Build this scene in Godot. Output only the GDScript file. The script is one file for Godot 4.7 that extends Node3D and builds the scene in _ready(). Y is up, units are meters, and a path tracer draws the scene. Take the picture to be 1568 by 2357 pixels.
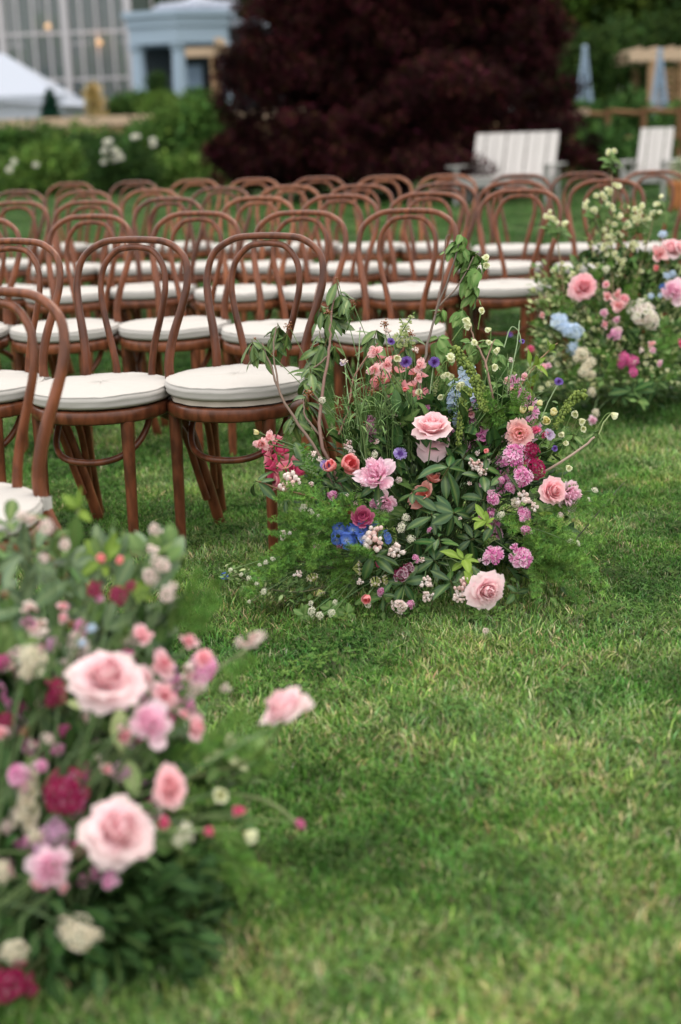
extends Node3D
# A lawn set for a garden wedding: rows of bentwood chairs, three ground flower meadows along the aisle,
# a dark Japanese maple, white garden seats, a conservatory, a portico and a marquee behind.

const F := 3272.0            # focal length in pixels of a 1568 x 2356 picture (50 mm on 24 x 36 mm)
const EYE := Vector3(0.0, 1.174, 0.0)
var right_v: Vector3
var up_v: Vector3
var fwd_v: Vector3
var rng := RandomNumberGenerator.new()
var names := {}
var protos := {}
var M := {}
var leafs := {}

# ------------------------------------------------------------------ small helpers
func at(px: float, py: float, d: float) -> Vector3:
	return EYE + (fwd_v + right_v * ((px - 784.0) / F) - up_v * ((py - 1178.0) / F)) * d

func ground(px: float, py: float, h := 0.0) -> Vector3:
	var d := fwd_v + right_v * ((px - 784.0) / F) - up_v * ((py - 1178.0) / F)
	return EYE + d * ((h - EYE.y) / d.y)

func rnd(a: float, b: float) -> float:
	return rng.randf_range(a, b)

func numbered(called: String) -> String:
	if not names.has(called):
		names[called] = 0
		return called
	names[called] += 1
	return "%s_%03d" % [called, names[called]]

func thing(called: String, label: String, category: String, pos := Vector3.ZERO, group := "", turn := 0.0) -> Node3D:
	var o := Node3D.new()
	o.name = numbered(called)
	add_child(o, true)
	o.position = pos
	o.rotation.y = turn
	o.set_meta("label", label)
	o.set_meta("category", category)
	if group != "":
		o.set_meta("group", group)
	return o

func part(called: String, mesh: Mesh, m: Material, parent: Node, pos := Vector3.ZERO) -> MeshInstance3D:
	var o := MeshInstance3D.new()
	o.name = called
	o.mesh = mesh
	if m:
		o.material_override = m
	o.position = pos
	parent.add_child(o, true)
	return o

func stuff(o: Node) -> Node:
	o.set_meta("kind", "stuff")
	return o

func mat(c: Color, rough := 0.6, back := 0.0, spec := 0.5, vcol := true) -> StandardMaterial3D:
	var m := StandardMaterial3D.new()
	m.albedo_color = c.linear_to_srgb()
	m.roughness = rough
	m.metallic_specular = spec
	m.vertex_color_use_as_albedo = vcol
	m.cull_mode = BaseMaterial3D.CULL_DISABLED
	if back > 0.0:
		m.backlight_enabled = true
		m.backlight = Color(back, back, back)
	return m

func noise_tex(freq: float, cols: Array, offs: Array, sd := 1, size := 512, frac := 5) -> NoiseTexture2D:
	var n := FastNoiseLite.new()
	n.seed = sd
	n.noise_type = FastNoiseLite.TYPE_SIMPLEX_SMOOTH
	n.frequency = freq
	n.fractal_octaves = frac
	var t := NoiseTexture2D.new()
	t.noise = n
	t.width = size
	t.height = size
	t.seamless = true
	var g := Gradient.new()
	g.offsets = PackedFloat32Array(offs)
	var pc := PackedColorArray()
	for c in cols:
		pc.append((c as Color).linear_to_srgb())
	g.colors = pc
	t.color_ramp = g
	return t

# ------------------------------------------------------------------ mesh collecting
class MB:
	var v := PackedVector3Array()
	var n := PackedVector3Array()
	var c := PackedColorArray()
	var i := PackedInt32Array()

	func append(t: MB, xf: Transform3D) -> void:
		var base := v.size()
		v.append_array(xf * t.v)
		n.append_array(Transform3D(xf.basis.orthonormalized(), Vector3.ZERO) * t.n)
		c.append_array(t.c)
		var k := PackedInt32Array()
		k.resize(t.i.size())
		for q in t.i.size():
			k[q] = t.i[q] + base
		i.append_array(k)

	func tri(a: Vector3, b: Vector3, d: Vector3, col: Color) -> void:
		var base := v.size()
		var nn := (d - a).cross(b - a).normalized()
		v.append_array(PackedVector3Array([a, b, d]))
		n.append_array(PackedVector3Array([nn, nn, nn]))
		c.append_array(PackedColorArray([col, col, col]))
		i.append_array(PackedInt32Array([base, base + 1, base + 2]))

	func quad(a: Vector3, b: Vector3, d: Vector3, e: Vector3, col: Color) -> void:
		tri(a, b, d, col)
		tri(a, d, e, col)

	func grid(nu: int, nv: int, fn: Callable, wrap := false) -> void:
		# fn(u, v) -> [Vector3, Color]
		var base := v.size()
		var w := nu + 1
		for b in nv + 1:
			for a in nu + 1:
				var r: Array = fn.call(float(a) / nu, float(b) / nv)
				v.append(r[0])
				c.append(r[1])
				n.append(Vector3.ZERO)
		for b in nv:
			for a in nu:
				var p := base + b * w + a
				face(p, p + 1, p + w)
				face(p + 1, p + w + 1, p + w)
		for k in range(base, v.size()):
			n[k] = n[k].normalized() if n[k].length() > 1e-12 else Vector3.UP
		if wrap:
			for b in nv + 1:
				var p := base + b * w
				var s := (n[p] + n[p + nu]).normalized()
				n[p] = s
				n[p + nu] = s

	func face(a: int, b: int, d: int) -> void:
		var fnrm := (v[d] - v[a]).cross(v[b] - v[a])
		n[a] += fnrm
		n[b] += fnrm
		n[d] += fnrm
		i.append_array(PackedInt32Array([a, b, d]))

	func tube(pts: PackedVector3Array, rad: PackedFloat32Array, sides: int, col: Color, caps := true) -> void:
		var count := pts.size()
		if count < 2:
			return
		var t0 := (pts[1] - pts[0]).normalized()
		var side := t0.cross(Vector3.UP if absf(t0.y) < 0.9 else Vector3.RIGHT).normalized()
		var base := v.size()
		for k in count:
			var t := (pts[mini(k + 1, count - 1)] - pts[maxi(k - 1, 0)]).normalized()
			side = (side - t * side.dot(t)).normalized()
			var oth := t.cross(side)
			for s in sides:
				var a := TAU * s / sides
				var d := side * cos(a) + oth * sin(a)
				v.append(pts[k] + d * rad[k])
				n.append(d)
				c.append(col)
		for k in count - 1:
			for s in sides:
				var p := base + k * sides + s
				var q := base + k * sides + (s + 1) % sides
				i.append_array(PackedInt32Array([p, p + sides, q, q, p + sides, q + sides]))
		if caps:
			for e in 2:
				var o := base + (0 if e == 0 else (count - 1) * sides)
				var ci := v.size()
				v.append(pts[0 if e == 0 else count - 1])
				n.append((pts[0] - pts[1]).normalized() if e == 0 else (pts[count - 1] - pts[count - 2]).normalized())
				c.append(col)
				for s in sides:
					if e == 0:
						i.append_array(PackedInt32Array([ci, o + s, o + (s + 1) % sides]))
					else:
						i.append_array(PackedInt32Array([ci, o + (s + 1) % sides, o + s]))

	func box(ctr: Vector3, size: Vector3, col := Color.WHITE, bas := Basis.IDENTITY) -> void:
		var h := size * 0.5
		for ax in 3:
			for sg in [-1.0, 1.0]:
				var nn := Vector3.ZERO
				nn[ax] = sg
				var u := Vector3.ZERO
				u[(ax + 1) % 3] = 1.0
				var w := nn.cross(u)
				var base := v.size()
				for q in [[-1, -1], [1, -1], [1, 1], [-1, 1]]:
					v.append(ctr + bas * ((nn + u * q[0] + w * q[1]) * h))
					n.append(bas * nn)
					c.append(col)
				i.append_array(PackedInt32Array([base, base + 2, base + 1, base, base + 3, base + 2]))

	func ball(ctr: Vector3, r: float, col: Color, nu := 6, nv := 4, sq := 1.0) -> void:
		var fn := func(a: float, b: float) -> Array:
			var th := a * TAU
			var ph := b * PI
			return [ctr + Vector3(sin(ph) * cos(th) * r, cos(ph) * r * sq, sin(ph) * sin(th) * r), col]
		grid(nu, nv, fn, true)

	func mesh() -> ArrayMesh:
		var arr := []
		arr.resize(Mesh.ARRAY_MAX)
		arr[Mesh.ARRAY_VERTEX] = v
		arr[Mesh.ARRAY_NORMAL] = n
		arr[Mesh.ARRAY_COLOR] = c
		arr[Mesh.ARRAY_INDEX] = i
		var m := ArrayMesh.new()
		if v.size() > 0:
			m.add_surface_from_arrays(Mesh.PRIMITIVE_TRIANGLES, arr)
		return m

func smooth_path(raw: Array, per := 5) -> PackedVector3Array:
	var c := Curve3D.new()
	var nn := raw.size()
	for k in nn:
		var a: Vector3 = raw[maxi(k - 1, 0)]
		var b: Vector3 = raw[mini(k + 1, nn - 1)]
		var t := (b - a) / 6.0
		c.add_point(raw[k], -t, t)
	var out := PackedVector3Array()
	for k in nn - 1:
		for q in per:
			out.append(c.sample(k, float(q) / per))
	out.append(raw[nn - 1])
	return out

func taper(count: int, a: float, b: float) -> PackedFloat32Array:
	var r := PackedFloat32Array()
	for k in count:
		r.append(lerpf(a, b, float(k) / maxf(1.0, count - 1)))
	return r

func aim(d: Vector3, hint: Vector3) -> Basis:          # z along d, y near hint
	var z := d.normalized()
	var y := hint - z * hint.dot(z)
	if y.length() < 0.01:
		y = Vector3(0.3, 0.2, 1.0) - z * Vector3(0.3, 0.2, 1.0).dot(z)
	y = y.normalized()
	return Basis(y.cross(z), y, z)

func face_to(d: Vector3, spin: float) -> Basis:        # y along d
	var y := d.normalized()
	var x := y.cross(Vector3(0.1, 0.05, 1.0) if absf(y.z) < 0.9 else Vector3(0.1, 1.0, 0.0)).normalized()
	return Basis(x, y, x.cross(y)) * Basis(Vector3.UP, spin)

func rand_dir() -> Vector3:
	var y := rnd(-1, 1)
	var a := rnd(0, TAU)
	var s := sqrt(1.0 - y * y)
	return Vector3(s * cos(a), y, s * sin(a))

func var_col(c: Color, s: float) -> Color:
	var k := 1.0 + rnd(-s, s)
	return Color(c.r * k * (1.0 + rnd(-s, s) * 0.4), c.g * k, c.b * k * (1.0 + rnd(-s, s) * 0.4))

# ------------------------------------------------------------------ leaves
func leaf_mb(wide: float, bend: float, fold: float, col: Color, rib: Color, peak := 0.45, wave := 0.0, nv := 7) -> MB:
	var mb := MB.new()
	var zs := [0.0]
	var ys := [0.0]
	for k in nv:
		var a := bend * (k + 0.5) / nv
		zs.append(zs[-1] + cos(a) / nv)
		ys.append(ys[-1] - sin(a) / nv)
	var ph := rnd(0, TAU)
	var fn := func(u: float, t: float) -> Array:
		var k := int(round(t * nv))
		var s := u * 2.0 - 1.0
		var w := wide * 0.5 * (pow(sin(PI * 0.5 * minf(t / peak, 1.0)), 0.8) if t < peak else pow(cos(PI * 0.5 * (t - peak) / (1.0 - peak)), 0.75))
		if t < 0.02:
			w = wide * 0.04
		var lift := absf(s) * fold * w + wave * sin(t * 9.0 + ph + s * 2.0) * w * absf(s)
		var y: float = ys[k]
		var z: float = zs[k]
		var edge := absf(s)
		var cc := rib.lerp(col, smoothstep(0.0, 0.35, edge))
		return [Vector3(s * w, y + lift, z), cc]
	mb.grid(4, nv, fn)
	return mb

func leaf_set(key: String, count: int, wide: float, bend: Vector2, fold: float, col: Color, rib: Color, vary := 0.25, peak := 0.45, wave := 0.1, nv := 6) -> void:
	var mbs := []
	var meshes := []
	for k in count:
		var c := var_col(col, vary)
		var mb := leaf_mb(wide * rnd(0.85, 1.15), rnd(bend.x, bend.y), fold * rnd(0.6, 1.3), c, c.lerp(rib, 0.6), peak, wave, nv)
		mbs.append(mb)
		meshes.append(mb.mesh())
	leafs[key] = {"mb": mbs, "mesh": meshes}

# ------------------------------------------------------------------ flowers
func petal_mesh(r0: float, length: float, ang: Vector3, wmax: float, base_y: float, ruf: float, recurve: float, c_in: Color, c_out: Color, sd: int) -> ArrayMesh:
	var nv := 8
	var rs := [r0]
	var hs := [base_y]
	for k in nv:
		var t := (k + 0.5) / nv
		var a := deg_to_rad(lerpf(ang.x, ang.y, t * 2.0) if t < 0.5 else lerpf(ang.y, ang.z, (t - 0.5) * 2.0))
		rs.append(maxf(0.01, rs[-1] + sin(a) * length / nv))
		hs.append(hs[-1] + cos(a) * length / nv)
	var mb := MB.new()
	var p1 := sd * 1.7
	var fn := func(u: float, t: float) -> Array:
		var k := int(round(t * nv))
		var s := u * 2.0 - 1.0
		var w := wmax * (lerpf(0.4, 1.0, sin(PI * 0.5 * t / 0.66)) if t < 0.66 else sqrt(maxf(0.0, 1.0 - pow((t - 0.66) / 0.36, 2.2))) * 0.98 + 0.02)
		var r: float = rs[k]
		var rr := maxf(r, 0.3 * wmax)
		var a := s * w / rr
		var bump := recurve * s * s * t * t * wmax + ruf * t * t * sin(s * 7.0 + p1) * 0.6 + ruf * t * t * t * sin(s * 15.0 + p1 * 2.0) * 0.35
		var h: float = hs[k]
		h += ruf * t * t * cos(s * 9.0 + p1) * 0.4 - absf(s) * 0.05 * t * wmax
		var cc := c_in.lerp(c_out, smoothstep(0.15, 0.95, t * 0.85 + 0.15 * s * s))
		cc = cc * (1.0 + 0.05 * sin(s * 23.0 + p1) * t + rnd(-0.03, 0.03))
		return [Vector3((r + bump) * cos(a), h + 0.02 * wmax * sin(s * 5.0 + t * 7.0 + p1), (r + bump) * sin(a)), cc]
	mb.grid(10, nv, fn)
	return mb.mesh()

func bloom(key: String, part_name: String, levels: Array, c_in: Color, c_mid: Color, c_out: Color, m: Material, ruf := 0.02, calyx := true, jit := 0.12) -> Node3D:
	# levels: [count, r0, length, angles, width, base_y, recurve]
	if protos.has(key):
		return protos[key]
	var root := Node3D.new()
	root.name = part_name
	var turn := 0.0
	for li in levels.size():
		var L: Array = levels[li]
		var f := float(li) / maxf(1.0, levels.size() - 1)
		var cA := c_in.lerp(c_mid, f)
		var cB := c_mid.lerp(c_out, f)
		var vars := []
		for k in 2:
			vars.append(petal_mesh(L[1], L[2] * rnd(0.95, 1.05), L[3] + Vector3(rnd(-4, 4), rnd(-5, 5), rnd(-10, 10)), L[4], L[5], ruf, L[6], var_col(cA, 0.06), var_col(cB, 0.05), li * 3 + k))
		for k in int(L[0]):
			var p := part("petal", vars[k % 2], m, root)
			p.basis = Basis(Vector3.UP, turn + TAU * k / float(L[0]) + rnd(-jit, jit) * 1.6) * Basis(Vector3(0, 0, 1), rnd(-jit, jit) * (1.8 if li >= levels.size() - 2 else 1.0)) * Basis(Vector3(1, 0, 0), rnd(-jit, jit) * 0.7)
			p.scale *= 1.0 + rnd(-jit, jit)
		turn += 2.4
	if calyx:
		var mb := MB.new()
		mb.ball(Vector3(0, -0.12, 0), 0.2, Color(0.08, 0.15, 0.05), 8, 5)
		for k in 5:
			var a := TAU * k / 5.0
			var d := Vector3(cos(a), 0.1, sin(a))
			mb.append(leafs["sepal"].mb[k % 2], Transform3D(aim(d + Vector3(0, -0.5, 0), Vector3.UP).scaled_local(Vector3.ONE * 0.5), Vector3(0, -0.12, 0) + d * 0.12))
		part("calyx", mb.mesh(), M.leaf, root)
	protos[key] = root
	return root

func rose_levels(open: float) -> Array:
	return [
		[2, 0.035, 0.84, Vector3(14, 4, -14), 0.24, 0.02, 0.0],
		[3, 0.07, 0.86, Vector3(24, 6, -10), 0.34, 0.0, 0.0],
		[4, 0.12, 0.86, Vector3(36, 8, -2), 0.42, -0.01, 0.04],
		[4, 0.17, 0.86, Vector3(50, 12, 14), 0.50, -0.02, 0.08],
		[5, 0.20, 0.88, Vector3(64, 18, 36 + 8 * open), 0.60, -0.04, 0.12],
		[5, 0.22, 0.92, Vector3(76, 28, 58 + 22 * open), 0.70, -0.06, 0.16],
		[5, 0.22, 0.98, Vector3(86, 48 + 16 * open, 88 + 30 * open), 0.76, -0.08, 0.18]]

func make_protos() -> void:
	bloom("rose_pink", "rose", rose_levels(0.55), Color(0.86, 0.37, 0.42), Color(0.90, 0.49, 0.54), Color(0.91, 0.64, 0.67), M.petal)
	bloom("rose_blush", "rose", rose_levels(0.8), Color(0.87, 0.44, 0.49), Color(0.91, 0.58, 0.63), Color(0.92, 0.72, 0.74), M.petal)
	bloom("rose_loose", "rose", rose_levels(1.1), Color(0.87, 0.42, 0.48), Color(0.91, 0.60, 0.65), Color(0.93, 0.77, 0.78), M.petal, 0.06, true, 0.2)
	bloom("rose_deep", "rose", rose_levels(0.3), Color(0.85, 0.32, 0.39), Color(0.89, 0.44, 0.50), Color(0.91, 0.62, 0.66), M.petal)
	bloom("lisianthus", "lisianthus", [
		[4, 0.05, 0.5, Vector3(40, 10, 10), 0.3, 0.0, 0.1], [5, 0.14, 0.62, Vector3(60, 25, 40), 0.42, 0.0, 0.1],
		[6, 0.2, 0.78, Vector3(75, 45, 70), 0.52, -0.03, 0.1], [6, 0.22, 0.9, Vector3(85, 65, 95), 0.58, -0.06, 0.1]],
		Color(0.70, 0.36, 0.18), Color(0.87, 0.40, 0.41), Color(0.90, 0.60, 0.57), M.petal, 0.12, true, 0.16)
	bloom("ranunculus", "ranunculus", [
		[4, 0.05, 0.5, Vector3(30, 0, -40), 0.28, 0.0, 0.0], [6, 0.14, 0.58, Vector3(45, 5, -25), 0.3, 0.0, 0.0], [8, 0.26, 0.62, Vector3(60, 10, -10), 0.3, -0.02, 0.0],
		[9, 0.38, 0.68, Vector3(70, 20, 10), 0.32, -0.04, 0.1], [10, 0.48, 0.7, Vector3(85, 40, 40), 0.34, -0.08, 0.1]],
		Color(0.42, 0.03, 0.12), Color(0.52, 0.07, 0.19), Color(0.66, 0.22, 0.34), M.petal, 0.02)
	bloom("peony", "peony", [
		[6, 0.05, 0.7, Vector3(20, 10, 10), 0.2, 0.0, 0.0], [9, 0.15, 0.78, Vector3(35, 15, 25), 0.22, 0.0, 0.0], [11, 0.28, 0.8, Vector3(50, 25, 40), 0.24, -0.02, 0.0],
		[12, 0.36, 0.84, Vector3(65, 40, 60), 0.28, -0.05, 0.0], [8, 0.38, 0.95, Vector3(85, 60, 75), 0.46, -0.1, 0.1]],
		Color(0.84, 0.36, 0.56), Color(0.90, 0.56, 0.71), Color(0.93, 0.76, 0.83), M.petal, 0.12, true, 0.24)
	bloom("poppy", "poppy", [
		[3, 0.06, 0.9, Vector3(60, 10, 5), 0.5, 0.0, 0.0], [4, 0.08, 1.05, Vector3(75, 25, 35), 0.62, 0.0, 0.1]],
		Color(0.76, 0.20, 0.15), Color(0.87, 0.33, 0.27), Color(0.90, 0.48, 0.42), M.petal, 0.10, true, 0.25)
	bloom("bud_yellow", "flower_bud", [
		[3, 0.06, 0.8, Vector3(50, 5, -20), 0.36, 0.0, 0.0], [4, 0.1, 0.95, Vector3(65, 8, -6), 0.5, 0.0, 0.05]],
		Color(0.62, 0.58, 0.20), Color(0.74, 0.68, 0.30), Color(0.78, 0.74, 0.46), M.petal, 0.02)
	bloom("bud_coral", "flower_bud", [
		[3, 0.06, 0.8, Vector3(50, 5, -20), 0.36, 0.0, 0.0], [4, 0.1, 0.95, Vector3(65, 8, -6), 0.5, 0.0, 0.05]],
		Color(0.72, 0.16, 0.18), Color(0.84, 0.28, 0.29), Color(0.88, 0.44, 0.44), M.petal, 0.03)
	var loose := [[3, 0.06, 0.62, Vector3(45, 10, -5), 0.34, 0.02, 0.0], [4, 0.10, 0.8, Vector3(62, 20, 25), 0.44, 0.0, 0.1], [5, 0.12, 0.98, Vector3(78, 40, 60), 0.54, -0.03, 0.15]]
	bloom("pink_open", "pink_bloom", loose, Color(0.78, 0.24, 0.32), Color(0.87, 0.42, 0.48), Color(0.91, 0.64, 0.67), M.petal, 0.2, true, 0.32)
	bloom("coral_open", "snapdragon_bloom", loose, Color(0.84, 0.30, 0.28), Color(0.89, 0.44, 0.47), Color(0.92, 0.64, 0.64), M.petal, 0.2, true, 0.32)
	bloom("hot_open", "pink_bloom", loose, Color(0.60, 0.03, 0.14), Color(0.76, 0.10, 0.24), Color(0.84, 0.26, 0.40), M.petal, 0.18, true, 0.3)
	bloom("bell", "bell_flower", [
		[4, 0.05, 1.05, Vector3(55, 12, 38), 0.5, 0.0, 0.15]],
		Color(0.72, 0.73, 0.46), Color(0.83, 0.83, 0.62), Color(0.88, 0.88, 0.76), M.petal, 0.06, false)
	bloom("white_bloom", "white_bloom", rose_levels(0.7).slice(1, 6), Color(0.76, 0.68, 0.46), Color(0.80, 0.78, 0.68), Color(0.82, 0.81, 0.76), M.petal, 0.05)

func floret_mb(edge: Color, mid: Color, eye: Color, np := 5, cup := 0.25, wide := 0.75, notch := 0.1) -> MB:
	var mb := MB.new()
	for k in np:
		var a := TAU * k / np + rnd(-0.1, 0.1)
		var xf: Basis = Basis(Vector3.UP, a)
		var half := wide * PI / np
		var fn := func(u: float, t: float) -> Array:
			var s := u * 2.0 - 1.0
			var w := half * sin(minf(1.0, 0.15 + t * 0.95) * PI * 0.62)
			var r := t * (1.0 - notch * (1.0 - absf(s)) * float(t > 0.9))
			var y := cup * t * t + 0.08 * s * s * t
			var cc := eye.lerp(mid, smoothstep(0.1, 0.45, t)).lerp(edge, smoothstep(0.55, 1.0, t))
			return [xf * Vector3(r * cos(s * w * 0.9), y + rnd(-0.03, 0.03), r * sin(s * w * 0.9) * 1.2), cc]
		mb.grid(2, 3, fn)
	mb.ball(Vector3(0, 0.05, 0), 0.1, eye, 5, 3)
	return mb

func head_mesh(florets: Array, count: int, polar: float, fr: float, green := true, squash := 1.0) -> ArrayMesh:
	# a dome of florets with unit radius
	var mb := MB.new()
	for k in count:
		var y := 1.0 - (1.0 - cos(polar)) * (k + 0.5) / count
		var a := k * 2.39996 + rnd(-0.2, 0.2)
		var s := sqrt(maxf(0.0, 1.0 - y * y))
		var d := Vector3(s * cos(a), y * squash, s * sin(a))
		var p := d * (0.82 + 0.22 * sin(a * 1.3 + k * 0.9) * s) * rnd(0.82, 1.06)
		var b := face_to((d + rand_dir() * 0.35).normalized(), rnd(0, TAU)).scaled_local(Vector3.ONE * fr * rnd(0.8, 1.15))
		mb.append(florets[k % florets.size()], Transform3D(b, p))
		if green and k % 2 == 0:
			mb.tube(PackedVector3Array([Vector3(0, -0.5, 0), p * 0.9]), PackedFloat32Array([0.035, 0.025]), 4, Color(0.16, 0.24, 0.08), false)
	return mb.mesh()

func buds_mesh(count: int, spread: float, cols: Array, br: float, rust: Color) -> ArrayMesh:
	# loose cluster of little globes on rusty stalks, unit radius
	var mb := MB.new()
	for k in count:
		var d := rand_dir()
		d.y = absf(d.y) * 0.9 + 0.1
		var p := Vector3(d.x * spread, d.y, d.z * spread) * rnd(0.45, 1.0)
		mb.tube(PackedVector3Array([Vector3(0, -0.3, 0), p * 0.55 + rand_dir() * 0.06, p]), PackedFloat32Array([0.022, 0.018, 0.016]), 3, rust, false)
		var c: Color = cols[rng.randi() % cols.size()]
		var r := br * rnd(0.7, 1.25)
		mb.ball(p, r, c, 6, 4, 1.15)
		if k % 2 == 0:
			mb.ball(p - d * r * 0.9, r * 0.5, rust, 4, 3)
		if k % 3 == 0:
			for q in 4:
				var a := TAU * q / 4.0
				mb.append(leafs["bract"].mb[q % 2], Transform3D(aim(d + Vector3(cos(a), 0.2, sin(a)) * 0.8, d).scaled_local(Vector3.ONE * r * 1.5), p))
	return mb.mesh()

func corn_mesh(ray: Color, tip: Color, ctr: Color) -> ArrayMesh:
	var mb := MB.new()
	for k in 34:
		var a := TAU * k / 17.0 + rnd(-0.15, 0.15)
		var el := rnd(0.15, 0.55) if k < 17 else rnd(0.6, 1.2)
		var d := Vector3(cos(a) * cos(el), sin(el), sin(a) * cos(el))
		var ln := rnd(0.8, 1.05) if k < 17 else rnd(0.5, 0.75)
		var b := aim(d, Vector3.UP)
		var c := ray.lerp(tip, rnd(0, 1)) if k < 17 else ctr.lerp(ray, rnd(0, 0.5))
		var w := 0.16 if k < 17 else 0.07
		for q in [-1.0, 0.0, 1.0]:
			var e: Vector3 = d * ln + b.x * w * 1.6 * q + b.y * rnd(-0.06, 0.06)
			mb.tri(b.x * -w * 0.25, b.x * w * 0.25, e + b.x * w * 0.55, c)
			mb.tri(b.x * -w * 0.25, e + b.x * w * 0.55, e - b.x * w * 0.55, c)
	mb.ball(Vector3(0, -0.3, 0), 0.3, Color(0.12, 0.18, 0.08), 7, 5, 1.3)
	return mb.mesh()

func spike_mesh(florets: Array, count: int, fr0: float, fr1: float, rad0: float, rad1: float, curve := 0.0, budc := Color(0.25, 0.35, 0.12)) -> ArrayMesh:
	# flowers up a stem of unit height (y 0..1), biggest below
	var mb := MB.new()
	var stem := PackedVector3Array()
	for k in 8:
		var t := k / 7.0
		stem.append(Vector3(curve * t * t, t, 0))
	mb.tube(stem, taper(8, 0.022, 0.01), 5, Color(0.13, 0.22, 0.07))
	for k in count:
		var t := (k + rnd(0, 0.6)) / count
		var a := k * 2.39996
		var up := 0.35 + t * 0.9
		var d := Vector3(cos(a), up, sin(a)).normalized()
		var p := Vector3(curve * t * t, t, 0) + Vector3(cos(a), 0.1, sin(a)) * lerpf(rad0, rad1, t)
		if t > 0.86:
			mb.ball(p, fr1 * 0.55, budc, 5, 4, 1.3)
		else:
			mb.append(florets[k % florets.size()], Transform3D(face_to(d, rnd(0, TAU)).scaled_local(Vector3.ONE * lerpf(fr0, fr1, t) * rnd(0.85, 1.15)), p))
	return mb.mesh()

func catkin_mb(path: PackedVector3Array, r0: float, r1: float, count: int, cols: Array) -> MB:
	var mb := MB.new()
	mb.tube(path, taper(path.size(), r0 * 0.3, r1 * 0.3), 5, Color(0.12, 0.18, 0.05))
	for k in count:
		var t := pow((k + 0.5) / count, 0.9)
		var f := t * (path.size() - 1)
		var j := mini(int(f), path.size() - 2)
		var p := path[j].lerp(path[j + 1], f - j)
		var tan_ := (path[j + 1] - path[j]).normalized()
		var d := rand_dir()
		d = (d - tan_ * d.dot(tan_)).normalized()
		var r := lerpf(r0, r1, t)
		mb.ball(p + d * r * rnd(0.4, 1.0), r * rnd(0.26, 0.42), cols[rng.randi() % cols.size()], 5, 3)
	return mb

func fern_mb(arch: float, sd: float) -> MB:
	# feathery asparagus fern frond of unit length along +Z, arching down
	var mb := MB.new()
	var pts := PackedVector3Array()
	for k in 10:
		var t := k / 9.0
		pts.append(Vector3(0.05 * sin(t * 3.0 + sd), -arch * t * t + 0.05 * t, t))
	mb.tube(pts, taper(10, 0.008, 0.003), 4, Color(0.12, 0.2, 0.05), false)
	for k in 34:
		var t := 0.06 + 0.92 * k / 34.0
		var f := t * 9.0
		var j := mini(int(f), 8)
		var p := pts[j].lerp(pts[j + 1], f - j)
		var s := 1.0 if k % 2 == 0 else -1.0
		var ln := 0.26 * (1.0 - t * 0.75) * rnd(0.7, 1.2)
		var d := Vector3(s * rnd(0.6, 1.0), rnd(-0.15, 0.5), rnd(0.4, 0.9)).normalized()
		var c := var_col(Color(0.115, 0.235, 0.045), 0.4)
		var q := p + d * ln
		mb.tube(PackedVector3Array([p, q]), PackedFloat32Array([0.003, 0.002]), 3, c, false)
		for nn in 11:
			var u := 0.1 + 0.9 * nn / 11.0
			var o := p.lerp(q, u)
			for z in 3:
				var e := (d * 0.6 + rand_dir() * 0.8).normalized() * rnd(0.04, 0.075)
				var w := e.cross(Vector3(0.3, 1, 0.2)).normalized() * 0.0052
				mb.tri(o - w, o + w, o + e, c)
	return mb

func grassy_mb(n: int, cols: Array) -> MB:
	# fine upright stems with narrow leaves, unit height
	var mb := MB.new()
	for k in n:
		var a := rnd(0, TAU)
		var lean := Vector3(cos(a), 0, sin(a)) * rnd(0.02, 0.2)
		var h := rnd(0.6, 1.0)
		var b := Vector3(cos(a), 0, sin(a)) * rnd(0, 0.08)
		var pts := PackedVector3Array()
		for q in 6:
			var t := q / 5.0
			pts.append(b + Vector3(lean.x * t * t, h * t, lean.z * t * t))
		var c: Color = cols[k % cols.size()]
		mb.tube(pts, taper(6, 0.007, 0.004), 4, c, false)
		for q in 5:
			var t := rnd(0.15, 0.95)
			var p := b + Vector3(lean.x * t * t, h * t, lean.z * t * t)
			var d := Vector3(rnd(-1, 1), rnd(0.1, 1.2), rnd(-1, 1)).normalized()
			mb.append(leafs["linear"].mb[rng.randi() % leafs["linear"].mb.size()], Transform3D(aim(d, Vector3.UP).scaled_local(Vector3.ONE * rnd(0.14, 0.26)), p))
	return mb

const BLOOM_SIZE := {"bud_coral": 0.85, "bud_yellow": 0.66, "poppy": 0.50, "pink_open": 0.46, "hot_open": 0.46, "coral_open": 0.50, "lisianthus": 0.43, "bell": 0.6}

# ------------------------------------------------------------------ placing in an arrangement
func put(parent: Node3D, src: Node3D, pos: Vector3, dir: Vector3, size: float, spin := -1.0) -> Node3D:
	var o: Node3D = src.duplicate()
	o.name = src.name
	o.transform = Transform3D(face_to(dir, rnd(0, TAU) if spin < 0.0 else spin).scaled_local(Vector3(rnd(0.9, 1.12), rnd(0.95, 1.1), rnd(0.9, 1.12)) * size), pos - parent.position)
	parent.add_child(o, true)
	return o

func put_mesh(parent: Node3D, called: String, mesh: Mesh, m: Material, pos: Vector3, dir: Vector3, size: float, spin := -1.0) -> Node3D:
	var o := part(called, mesh, m, parent)
	o.transform = Transform3D(face_to(dir, rnd(0, TAU) if spin < 0.0 else spin).scaled_local(Vector3(rnd(0.8, 1.25), rnd(0.8, 1.15), rnd(0.8, 1.2)) * size), pos - parent.position)
	return o

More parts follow.
